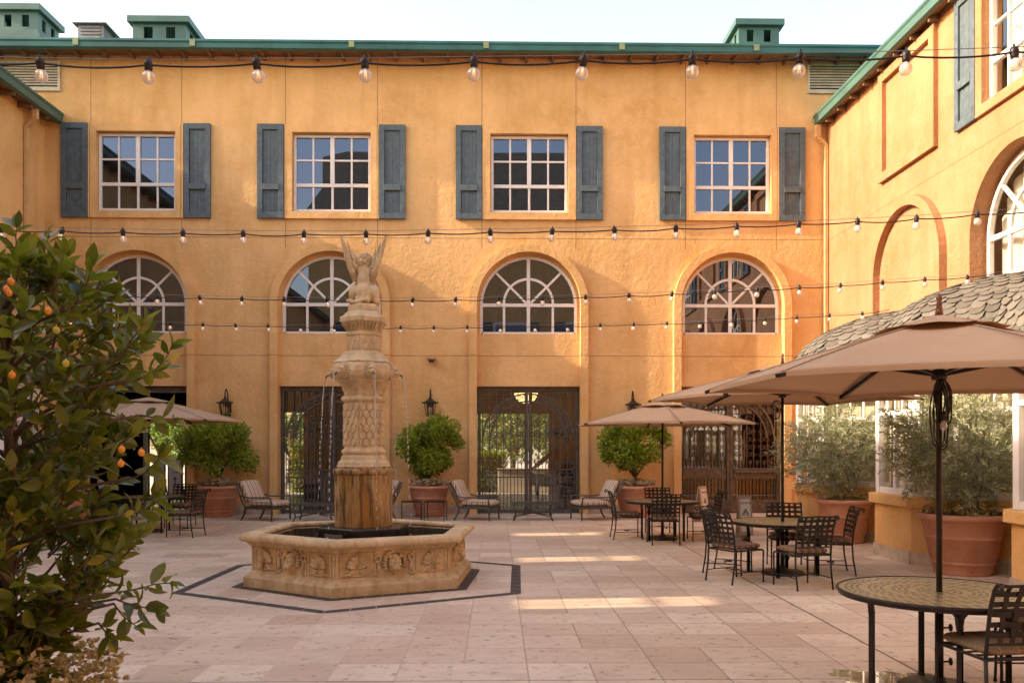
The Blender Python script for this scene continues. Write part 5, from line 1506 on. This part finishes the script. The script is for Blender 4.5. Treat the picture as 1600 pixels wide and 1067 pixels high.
# outline of the crown as half-width (right side) against height above ground, metres from the trunk axis
OUT=[(.70,.12),(.90,.16),(1.05,.24),(1.16,.32),(1.24,.50),(1.354,.55),(1.44,.44),(1.60,.38),(1.71,.48),(1.876,.53),(2.04,.47),(2.12,.60),(2.23,.58),(2.34,.46),(2.42,.41),(2.53,.30),(2.64,.18)]
def rout(z):
    for (a,r0),(b,r1) in zip(OUT,OUT[1:]):
        if a<=z<=b: return r0+(r1-r0)*(z-a)/(b-a)
    return .05
br=MB(); lf=MB()
trunk=[Vector((0,0,.5)),Vector((.03,.0,.85)),Vector((-.03,.03,1.2)),Vector((.02,.0,1.6)),Vector((-.02,.02,2.1)),Vector((-.02,0,2.5))]
br.tube(trunk,[.042,.038,.030,.024,.014,.006],8)
def tpt(z):
    for a,b in zip(trunk,trunk[1:]):
        if a.z<=z<=b.z: return a.lerp(b,(z-a.z)/(b.z-a.z))
    return trunk[-1].copy()
tips=[]
def kleaf(p,d,rg,L=None,tn=None):
    lf.tint=min(.92,max(.0,rg.gauss(.40,.24))) if tn is None else tn
    if tn is None and rg.random()<.02: lf.tint=1.0
    L=L or rg.uniform(.050,.118)
    leaf(lf,p,d,L,L*rg.uniform(.40,.50),rg,rg.uniform(.15,.5),2,rg.uniform(.02,.55))
def sprig(p,d,L,rg):
    n=max(5,int(L/.018)); q=p.copy(); dd=d.normalized(); pts=[q.copy()]
    for k in range(n):
        dd=(dd+rdir(rg)*.16+Vector((0,0,.05))).normalized(); q=q+dd*(L/n); pts.append(q.copy())
        a=k*2.4+rg.uniform(-.4,.4); u=dd.orthogonal().normalized(); v=dd.cross(u)
        kleaf(q,dd*.55+(u*cos(a)+v*sin(a))*.9+Vector((0,0,.12)),rg)
    kleaf(q,dd,rg); kleaf(q,dd+rdir(rg)*.6,rg); br.tube(pts,[.0045-.0025*i/n for i in range(n+1)],5)
for i in range(520):
    z=rg.uniform(.80,2.58); a=rg.uniform(0,2*pi); R0=rout(z)
    f=rg.uniform(.30,1.0)**.6
    tip=Vector((R0*f*cos(a),R0*f*sin(a)*1.05,z))
    b0=tpt(max(.62,z-.45*f*rg.uniform(.4,1.0)-.08)); 
    mid=b0.lerp(tip,.55)+Vector((rg.uniform(-.04,.04),rg.uniform(-.04,.04),-.03+.05*rg.random()))
    if i%7==0: br.tube([b0,b0.lerp(mid,.5)+Vector((0,0,.02)),mid,tip],[.010,.008,.006,.003],6)
    d=(tip-mid); d=d.normalized()*.8+Vector((cos(a),sin(a),.35))*.4
    L=rg.uniform(.08,.17); sprig(tip-d.normalized()*L*.75,d,L,rg)
# sprays that break the outline, as in the photograph: (px, py, depth offset)
for px,py,L,dx,dz in ((283,575,.20,.9,.25),(245,590,.16,.8,.1),(262,912,.24,.9,.15),(240,958,.16,.6,-.3),(248,778,.18,.8,.35),(256,735,.15,.9,.2),(236,800,.14,.8,.1),(150,430,.16,.5,.6),(110,398,.15,.3,.8),(62,372,.14,-.1,1),(28,358,.14,.0,1),(205,980,.14,.5,-.5),(232,515,.16,.6,.6),(268,660,.12,.8,-.2),(175,1000,.12,.4,-.3)):
    Z=3.55+rg.uniform(-.25,.2); p=Vector(at(px,py,Z))-Vector((kx,ky,0)); d=Vector((dx,rg.uniform(-.3,.3),dz)).normalized()
    s0=p-d*L; b0=tpt(max(.7,min(2.4,s0.z-.15)))
    br.tube([b0,b0.lerp(s0,.5)+Vector((0,0,.03)),s0],[.010,.007,.005],6); sprig(s0,d,L,rg)
br.build('trunk',M['bark'],kt); lf.build('crown',M['leaf_citrus'],kt,norm=False)
t=NT('kumquat_peel'); p=t.pos(True); nz=t.noise(p,30,2)
M['fruit']=t.fin(t.bsdf(t.ramp(nz,[(.3,(.58,.18,.012)),(.7,(.68,.29,.02))]),.38,0,t.bump(t.noise(p,260,2),.2,.002)))
M['fruit_green']=simple('unripe_peel',(.36,.34,.03),.4,0,.1,20)
for px,py,Z,rr in ((17,440,3.05,.0),(10,452,3.10,.0),(75,486,3.02,.0),(88,516,3.0,1),(19,586,3.05,.0),(190,702,3.12,.0),(189,724,3.10,.0),(221,707,3.12,.0),(103,568,3.0,1),(14,458,3.1,0)):
    p=Vector(at(px,py,Z))-Vector((kx,ky,0)); m=MB(); m.ell(p,(.0118,.0118,.0138),None,14,10)
    m.ell(p+Vector((0,0,.016)),(.003,.003,.004),None,6,4)
    m.build('kumquat',M['fruit_green'] if rr else M['fruit'],kt)
underplant(kt,.47,.60,M['dry_flower'],'dry_flowers',760,rg,.43,.036)

# ------------------------------------------------------------------ garden beyond the gates
def garden_tree(x,y,h,w,label,seed,n=3600,trunk=1.2,L=.30):
    rg=random.Random(seed); t=thing('garden_tree',label,'tree',(x,y,0),0,'trees beyond the gates')
    m=MB(); m.tube([(0,0,0),(.08,0,trunk),(0,.1,trunk+h*.3)],[.14,.11,.06],8)
    for k in range(5): a=k*1.3; m.tube([(.05,0,trunk),(w*.5*cos(a),w*.5*sin(a),trunk+h*.45)],[.07,.03],6)
    m.build('trunk',M['bark'],t)
    m=MB(); lum=[(Vector((rg.uniform(-.7,.7)*w,rg.uniform(-.7,.7)*w,trunk+h*rg.uniform(.1,1.0))),rg.uniform(.3,.5)*w) for _ in range(22)]
    for i in range(n):
        c,r=rg.choice(lum); d=rdir(rg); m.tint=min(.98,max(.02,rg.gauss(.5,.22)+.2*d.z)); leaf(m,c+d*r*rg.uniform(.5,1),d+rdir(rg),L*rg.uniform(.6,1.2),L*.5,rg,.3,1)
    m.build('crown',M['leaf_garden'],t,norm=False); return t
for i,(px,Z,h,w,lab) in enumerate(((452,41,6,3.0,'yellow green tree seen through the gate left of the fountain column'),(800,40,5.6,3.2,'pale garden tree seen through the left leaf of the middle gate'),(858,45,7,3.4,'garden tree farther off behind the middle gate'),(745,46,7,3.4,'garden tree behind the left jamb of the middle gate'),(252,38,4.6,2.2,'small green tree seen through the open doorway'),(300,48,7,3.2,'tall tree seen past the doorway behind the boxy potted tree'))):
    x,y=cw((px-800)/FPX*Z,Z); garden_tree(x,y,h,w,lab,40+i)
def hedge(x0,x1,y,d,h,label,seed):
    rg=random.Random(seed); t=thing('hedge',label,'hedge',((x0+x1)/2,y,0)); w=(x1-x0)/2
    m=MB(); m.box(-w+.08,w-.08,-d/2+.08,d/2-.08,0,h-.08); m.build('stems',M['bark'],t)
    m=MB()
    for i in range(1600):
        f=rg.random()
        if f<.4: p=Vector((rg.uniform(-w,w),-d/2,rg.uniform(0,h)))
        elif f<.8: p=Vector((rg.uniform(-w,w),rg.uniform(-d/2,d/2),h))
        else: p=Vector((rg.choice((-w,w)),rg.uniform(-d/2,d/2),rg.uniform(0,h)))
        p+=rdir(rg)*.07; m.tint=min(.98,max(.0,rg.gauss(.3,.2))); leaf(m,p,rdir(rg)+Vector((0,-.5,.5)),.13,.08,rg,.3,1)
    m.build('foliage',M['leaf_tree'],t,norm=False)
Yh=33.5
hedge(far_x(740,Yh-D),far_x(788,Yh-D),Yh,1.0,1.45,'dark clipped hedge low behind the middle gate',61)
hedge(far_x(462,Yh-D),far_x(520,Yh-D),Yh,1.0,1.75,'dark clipped hedge behind the gate beside the fountain',62)
xa,xb=far_x(778,10.2),far_x(870,10.2)
m=MB(); m.box(xa,xb,D+10.2,D+10.6,0,.85); w=m.build('garden_wall',M['cream_wall'],None,.02); tag(w,'low cream garden wall behind the middle gate','wall')
m=MB(); m.box(xa-.05,xb+.05,D+10.15,D+10.65,.85,.92); m.build('coping',M['cream_wall'],w,.02)
# ------------------------------------------------------------------ string lights
def strand(Z,pts,x0,x1,label,rb,loc_z=None,wire=.012):
    """pts: measured (px, py) of the sockets; x0..x1 where it is tied."""
    W=[]
    for px,py in pts: W.append(Vector(at(px,py,Z)))
    # continue the run at the same spacing to both ends
    dl=(W[1]-W[0]); 
    sp=(W[-1]-W[0])/(len(W)-1)
    L=[]; p=W[0].copy(); k=1
    while p.x-abs(sp.x)>x0: p=W[0]+Vector((-sp.x*k,-sp.y*k,0)); p.z=W[0].z+.012*k+.0025*k*k; L.append(p.copy()); k+=1
    Rr=[]; p=W[-1].copy(); k=1
    while p.x+abs(sp.x)<x1: p=W[-1]+Vector((sp.x*k,sp.y*k,0)); p.z=W[-1].z+.030*k+.003*k*k; Rr.append(p.copy()); k+=1
    A=L[::-1]+W+Rr
    t=thing('string_lights',label,'string lights',(0,0,0),0,'strings of bulbs across the courtyard')
    rg=random.Random(int(Z*100))
    a=A[0]-sp*.8+Vector((0,0,.06)); b=A[-1]+sp*.8+Vector((0,0,.06))
    cable=[a]; 
    nodes=[a]+A+[b]
    for p,q in zip(nodes,nodes[1:]):
        sg=rg.uniform(.010,.022)
        for i in range(1,7):
            f=i/6; c=p.lerp(q,f); c.z-=4*f*(1-f)*sg; cable.append(c)
    m=MB(); m.tube(cable,.0062,6); m.build('cable',M['iron'],t)
    m=MB(); n=40; sup=[]
    lift=.035
    for i in range(len(nodes)): sup.append(nodes[i]+Vector((0,.012,lift if 0<i<len(nodes)-1 else .01)))
    m.tube(sup,.0026,5); m.build('support_wire',M['gray_metal'],t)
    s0=MB(); s0.lathe([(.012,.030),(.022,.022),(.026,-.002),(.022,-.010),(.023,-.018),(.019,-.036),(.0,-.036)],12); s0.tube([(-.02,0,.014),(.02,0,.014)],.014,8); s0.tube([(0,0,.02),(0,0,.048)],.007,6)
    g0=MB(); g0.lathe([(.015,-.032),(.019,-.040),(.031,-.052),(.0365,-.071),(.0335,-.090),(.022,-.103),(.010,-.108),(.0,-.109)],16)
    f0=MB(); f0.tube([(-.006,0,-.045),(-.008,0,-.085),(0,0,-.070),(.008,0,-.085),(.006,0,-.045)],.0016,4); f0.tube([(0,0,-.04),(0,0,-.065)],.005,6)
    so=go=fo_=None
    for p in A:
        if so is None:
            so=s0.build('socket',M['iron'],t); go=g0.build('bulb',M['bulb'],so); fo_=f0.build('filament',M['filament'],so); o=so
        else:
            o=so.copy(); COL.objects.link(o)
            for c in (go,fo_): d=c.copy(); COL.objects.link(d); d.parent=o
        o.location=p; o.rotation_euler=(rg.gauss(0,.06),rg.gauss(0,.09),rg.uniform(0,6)); o.scale=(rb,)*3
    return t
strand(4.84,[(63,99),(232,102),(401,100),(570,99),(741,97),(912,95),(1082,93),(1250,91),(1416,88),(1585,82)],-11.6,8.6,'nearest string of clear bulbs, largest, running under the roofline',1.0)
strand(8.47,[(97,361),(192,363),(286,364.5),(380,365.5),(475,366),(572,366),(669,364.5),(766,363),(863,361.5),(960,359.5),(1056,357),(1151,354),(1248,350.5),(1340,346.5),(1432,342),(1527,335)],-11.6,8.6,'second string of clear bulbs, passing just above the statue',1.0)
strand(12.05,[(180,462),(246,464),(312,465.5),(378,467),(444,468),(511,468.5),(578,469),(645,469),(712,468.5),(780,467),(848,466),(915,464.5),(983,462),(1050,459.5),(1117,456),(1183,452.5),(1249,449.5),(1313,446.5),(1379,441.5),(1445,437)],-11.6,7.2,'third string of clear bulbs, crossing behind the statue haunches',1.0)
strand(15.6,[(266,506),(317,507.5),(368,508.5),(419,509.5),(470,510.5),(522,511.5),(574,512),(626,512),(678,512),(730,511.5),(782,511),(835,510.5),(886,509.5),(938,508.5),(990,507),(1042,505.5),(1093,504),(1144,502),(1195,499),(1245,496),(1296,493)],-11.0,7.0,'farthest and lowest string of small bulbs, level with the statue base',1.0)

# ------------------------------------------------------------------ wall lanterns
M['lamp_glass']=glass('lamp_glass',(.93,.90,.84),.10,.05)
M['candle']=simple('candle_tube',(.75,.68,.52),.5,0,.05,8)
def lantern(label):
    t=thing('wall_lantern',label,'wall lantern',(0,0,0),0,'iron carriage lanterns on the wall')
    y=-.26
    m=MB(); m.box(-.07,.07,-.03,0,-.34,.02); m.tube([(0,-.02,-.18),(0,-.12,-.30),(0,y,-.33)],.012,6)
    m.tube([(0,-.02,-.05),(0,-.06,.20),(0,-.14,.30),(0,-.22,.28),(0,y,.20),(0,y,.10)],.014,8); m.build('bracket',M['iron'],t)
    m=MB(); n=6
    m.lathe([(.0,.12),(.03,.10),(.035,.07),(.05,.06),(.10,.02),(.17,-.02),(.185,-.035),(.17,-.045),(.14,-.05)],6,(0,y,0),smooth=False)
    m.lathe([(.085,-.34),(.095,-.335),(.09,-.31),(.08,-.31)],6,(0,y,0),smooth=False); m.lathe([(.0,-.42),(.02,-.40),(.03,-.37),(.085,-.34)],6,(0,y,0),smooth=False)
    for k in range(6):
        a=2*pi*k/6; m.bar((.142*cos(a),y+.142*sin(a),-.05),(.088*cos(a),y+.088*sin(a),-.33),.014,.014)
        m.ell((.185*cos(a),y+.185*sin(a),-.025),(.015,.015,.02),None,6,5)
    m.build('cage',M['iron'],t)
    m=MB()
    for k in range(6):
        a,b=2*pi*k/6,2*pi*(k+1)/6; m.poly([(.135*cos(a),y+.135*sin(a),-.05),(.135*cos(b),y+.135*sin(b),-.05),(.083*cos(b),y+.083*sin(b),-.32),(.083*cos(a),y+.083*sin(a),-.32)])
    m.build('glass',M['lamp_glass'],t)
    for k in range(3):
        a=2*pi*k/3+.4; m=MB(); m.lathe([(.012,-.31),(.012,-.20),(.016,-.18),(.010,-.14),(0,-.12)],8,(.035*cos(a),y+.035*sin(a),0)); m.build('candle_bulb',M['candle'],t)
    return t
ln=None
for px,py,lab in ((357,628,'iron carriage lantern left of the fountain, above the boxy potted tree'),(673.5,628,'iron carriage lantern above the round tree by the fountain'),(987,631,'iron carriage lantern on the wall above the small umbrella')):
    x,z=backw(px,py)
    if ln is None: ln=lantern(lab); ln.location=(x,D,z); ln.scale=(1.1,)*3
    else: dup(ln,(x,D,z),0,lab)
x,z=backw(675,561)
t=thing('security_camera','small stucco coloured dome camera high on the wall right of the fountain','camera',(x,D,z))
m=MB(); m.box(-.10,.10,-.05,0,-.04,.05); m.lathe([(.0,.06),(.12,.05),(.13,.0),(.125,-.03),(.10,-.035)],20,(0,-.15,0)); m.build('housing',simple('tan_housing',(.50,.28,.11),.6),t)
m=MB(); m.ell((0,-.15,-.035),(.09,.09,.075),None,16,10); m.build('dome',M['pane'],t)

# ------------------------------------------------------------------ wet-floor boards, sign boards
M['board']=simple('cream_board',(.58,.47,.37),.6,0,.05,4); M['board_paper']=simple('board_paper',(.72,.64,.56),.7,0,.04,4); M['ink']=simple('black_ink',(.03,.025,.02),.6,0,.05,4)
M['board_wood']=simple('board_wood',(.46,.33,.24),.6,0,.12,9)
def text(s,size,loc,mat,par,name='lettering',rx=pi/2,bold=.0):
    c=bpy.data.curves.new(name,'FONT'); c.body=s; c.size=size; c.align_x='CENTER'; c.align_y='CENTER'; c.extrude=.001; c.offset=bold
    o=bpy.data.objects.new(name,c); COL.objects.link(o); o.parent=par; o.location=loc; o.rotation_euler=(rx,0,0); c.materials.append(mat)
    bpy.context.view_layer.update(); dg=bpy.context.evaluated_depsgraph_get()
    me=bpy.data.meshes.new_from_object(o.evaluated_get(dg)); me.materials.clear(); me.materials.append(mat)
    q=bpy.data.objects.new(name,me); COL.objects.link(q); q.parent=par; q.location=loc; q.rotation_euler=(rx,0,0); bpy.data.objects.remove(o); q.name=name; return q
def wet_board(label,loc_,rz,h=.78,w=.28):
    t=thing('floor_sign',label,'floor sign',loc_,rz,'folding wet floor boards'); tl=.13
    for s in (-1,1):
        m=MB(); m.hexa([(-w/2,s*tl-.01,0),(w/2,s*tl-.01,0),(w/2,s*tl+.01,0),(-w/2,s*tl+.01,0),(-w/2,s*.012-.008,h),(w/2,s*.012-.008,h),(w/2,s*.012+.008,h),(-w/2,s*.012+.008,h)])
        m.build('panel',M['board_wood'],t,.003)
    sl=math.atan2(tl-.012,h)
    def yy(z): return -(tl+(.012-tl)*z/h)-.0125
    m=MB(); z0,z1=.10*h,.93*h; q=w*.36
    m.hexa([(-q,yy(z0),z0),(q,yy(z0),z0),(q,yy(z0)+.004,z0),(-q,yy(z0)+.004,z0),(-q,yy(z1),z1),(q,yy(z1),z1),(q,yy(z1)+.004,z1),(-q,yy(z1)+.004,z1)]); m.build('notice',M['board_paper'],t)
    text('CAUTION',.050,(0,yy(.83*h)-.003,.83*h),M['ink'],t,'lettering',pi/2-sl,.0012); text('WET',.062,(0,yy(.30*h)-.003,.30*h),M['ink'],t,'lettering',pi/2-sl,.0015)
    m=MB(); zc=.55*h; F=Fr((0,yy(zc)-.001,zc),(1,0,0),(0,-1,0))
    tri=lambda r:[(r*cos(rad(90+120*k)),r*sin(rad(90+120*k))) for k in range(3)]
    band(m,F,tri(.085),tri(.112),0,.004,True); band(m,F,tri(.040),tri(.056),0,.004,True)
    m.build('symbol',M['ink'],t)
    return t
x,y=cw((1163-800)/FPX*17.3,17.3); wet_board('folding caution wet board facing the viewer before the bronze doors',(x,y,0),rad(3))
x,y=cw((1097-800)/FPX*20.3,20.3); wet_board('second folding caution board, seen at an angle, left of the bronze doors',(x,y,0),rad(48),.84,.34)
M['gray_board']=simple('grey_board',(.42,.40,.38),.5,0,.06,3); M['dark_board']=simple('dark_board',(.05,.042,.038),.5,0,.06,3)
def stand_sign(px0,px1,pyt,Z,label,mat,dark):
    xc=((px0+px1)/2-800)/FPX*Z; w=(px1-px0)/FPX*Z; x,y=cw(xc,Z); zt=EYE+(HOR-pyt)/FPX*Z
    t=thing('sign_board',label,'sign board',(x,y,0),rad(-4))
    m=MB(); m.box(-w/2,w/2,-.02,.02,.32,zt); b=m.build('frame',M['dark_board'],t,.004)
    m=MB(); m.box(-w*.40,w*.40,-.026,-.02,.37,zt-.05); m.build('panel',mat,t)
    for s in (-1,1):
        m=MB(); m.bar((s*w*.42,-.0,.33),(s*w*.42,-.16,0),.03,.03); m.bar((s*w*.42,0,.9),(s*w*.42,.3,0),.03,.03); m.build('leg',M['dark_board'],t)
    if dark:
        m=MB(); F=Fr((0,-.027,0),(1,0,0),(0,-1,0))
        for z,v in ((zt-.62,1),(zt-1.05,0)):
            if v: fbar(m,F,(0,z-.09),(0,z+.04),.03,0,.003); m.poly([F.P(-.06,z+.03,.003),F.P(.06,z+.03,.003),F.P(0,z+.11,.003)])
            else: fbar(m,F,(-.06,z),(.0,z),.03,0,.003); m.poly([F.P(-.01,z-.06,.003),F.P(-.01,z+.06,.003),F.P(.09,z,.003)])
        for z in (zt-.25,zt-.30,zt-.40): fbar(m,F,(-w*.22,z),(w*.22,z),.012,0,.002)
        m.build('arrows',M['ink'],t)
stand_sign(240,259,711,23.6,'plain grey standing board in the open doorway',M['gray_board'],False)
stand_sign(262,286,715,23.2,'dark framed standing board with arrows in the open doorway',M['gray_board'],True)

# ------------------------------------------------------------------ lobby: grand piano, pendant bowl lamp
pz=D+3.0; px_=far_x(862,3.0)
t=thing('grand_piano','black grand piano with raised lid behind the middle gate','piano',(px_,pz,0),rad(80))
M['piano']=simple('black_lacquer',(.02,.017,.014),.15,0,.1,3)
out=[(-.95,-.72),(.75,-.72),(.75,.72),(.30,.72)]
for i in range(13):
    q=i/12; out.append((.30-1.35*q-.10*sin(q*pi),.72-.62*q**1.7-.22*sin(q*pi)*0))
out+= [(-1.16,-.1),(-1.18,-.35),(-1.12,-.58)]
def prism(m,o,z0,z1):
    n=len(o); a=m.add([(x,y,z0) for x,y in o]); b=m.add([(x,y,z1) for x,y in o])
    for i in range(n): m.face(a+i,a+(i+1)%n,b+(i+1)%n,b+i)
    m.face(*[a+i for i in range(n)]); m.face(*[b+i for i in range(n)])
m=MB(); prism(m,out,.62,.98); m.build('case',M['piano'],t,.01)
m=MB(); a=m.add([(x,y,0) for x,y in out]); 
ang=rad(38)
q=[]
for x,y in out:
    dy=.72-y; q.append((x,.72-dy*cos(ang),1.0+dy*sin(ang)))
m=MB(); m.poly(q); 
lid=m.build('lid',M['piano'],t,norm=False); so=lid.modifiers.new('thick','SOLIDIFY'); so.thickness=.025
for lx,ly in ((-.95,-.3),(.6,-.55),(.6,.5)):
    m=MB(); m.lathe([(.03,0),(.035,.05),(.03,.1),(.06,.45),(.07,.62)],10,(lx,ly,0)); m.build('leg',M['piano'],t)
m=MB(); m.box(.75,.98,-.70,.70,.66,.74); m.build('keyboard',M['piano'],t)
m=MB(); m.bar((-.2,-.70,.99),(-.15,-.42,1.55),.02,.02); m.build('prop',M['piano'],t)
x=far_x(822,4.0); 
t=thing('pendant_lamp','yellow glowing bowl lamp hanging behind the middle gate','lamp',(x,D+4.0,0))
e=NT('alabaster_glow'); em=e.n('ShaderNodeEmission'); em.inputs[0].default_value=(1,.66,.22,1); em.inputs[1].default_value=1.1; M['alab']=e.fin(em.outputs[0])
m=MB(); m.lathe([(.0,3.10),(.16,3.14),(.29,3.24),(.36,3.38),(.37,3.42)],28); m.build('bowl',M['alab'],t)
m=MB(); m.lathe([(.37,3.42),(.385,3.43),(.385,3.45),(.37,3.46)],28)
for k in range(3): a=k*2.1; m.tube([(.37*cos(a),.37*sin(a),3.45),(0,0,3.9)],.008,5)
m.tube([(0,0,3.85),(0,0,4.0)],.02,6); m.build('rim',M['bronze'],t)

# ------------------------------------------------------------------ puddle by the nearest table
rg=random.Random(9); m=MB(); pts=[]
cx,cy=cw(2.86,6.70)
for k in range(40):
    a=2*pi*k/40; r=1+.22*sin(3*a+1)+.15*sin(7*a)+.06*rg.gauss(0,1); pts.append((cx+.36*r*cos(a),cy+.20*r*sin(a),.003))
m.poly(pts)
t=NT('puddle_water'); trn=t.n('ShaderNodeBsdfTransparent'); trn.inputs[0].default_value=(.75,.68,.62,1); gl=t.n('ShaderNodeBsdfGlossy'); gl.inputs['Roughness'].default_value=.0
mx=t.n('ShaderNodeMixShader'); lwt=t.n('ShaderNodeLayerWeight'); lwt.inputs[0].default_value=.5
t.l(t.math('MULTIPLY_ADD',t.math('POWER',lwt.outputs['Facing'],3.5),.95,.05),mx.inputs[0]); t.l(trn.outputs[0],mx.inputs[1]); t.l(gl.outputs[0],mx.inputs[2])
tag(m.build('puddle',t.fin(mx.outputs[0]),norm=False),'small puddle on the paving by the nearest table legs',None,None,'structure')

# ------------------------------------------------------------------ light, sky, camera
EPS,SLOPE=.100,.485
d=Vector((1,EPS,-SLOPE)).normalized()
elev=math.asin(-d.z)
s=bpy.data.lights.new('sun','SUN'); s.energy=3.0; s.angle=rad(.5); s.color=(1,.82,.60)
so=bpy.data.objects.new('sun',s); COL.objects.link(so); so.rotation_euler=d.to_track_quat('-Z','Y').to_euler(); so.location=(-30,0,30)
w=bpy.data.worlds.new('World'); SC.world=w; w.use_nodes=True; nt=w.node_tree; nt.nodes.clear()
sk=nt.nodes.new('ShaderNodeTexSky'); sk.sky_type='NISHITA'; sk.sun_disc=False; sk.sun_elevation=elev
to=-d; sk.sun_rotation=math.atan2(to.x,to.y)
sk.air_density=1.5; sk.dust_density=2.4; sk.ozone_density=.6; sk.altitude=20
bg=nt.nodes.new('ShaderNodeBackground'); bg.inputs[1].default_value=.15; ou=nt.nodes.new('ShaderNodeOutputWorld')
mxs=nt.nodes.new('ShaderNodeMix'); mxs.data_type='RGBA'; mxs.blend_type='MULTIPLY'; mxs.inputs[0].default_value=1; mxs.inputs[7].default_value=(1.14,.965,.90,1)
nt.links.new(sk.outputs[0],mxs.inputs[6]); nt.links.new(mxs.outputs[2],bg.inputs[0]); nt.links.new(bg.outputs[0],ou.inputs[0])
cam=bpy.data.cameras.new('camera'); co=bpy.data.objects.new('camera',cam); COL.objects.link(co); SC.camera=co
co.location=(0,0,EYE); co.rotation_euler=(pi/2,0,-TH)
cam.sensor_fit='HORIZONTAL'; cam.sensor_width=36; cam.lens=36*FPX/1600; cam.shift_y=(HOR-533.5)/1600
cam.clip_start=.05; cam.clip_end=3000
vs=SC.view_settings; vs.view_transform='Standard'; vs.look='None'; vs.exposure=1.75; vs.gamma=1; vs.use_curve_mapping=False
cy_=SC.cycles; cy_.use_denoising=True; cy_.max_bounces=10; cy_.diffuse_bounces=5; cy_.glossy_bounces=5; cy_.transmission_bounces=8; cy_.transparent_max_bounces=24
cy_.caustics_reflective=False; cy_.caustics_refractive=False; cy_.sample_clamp_indirect=6; cy_.blur_glossy=.5
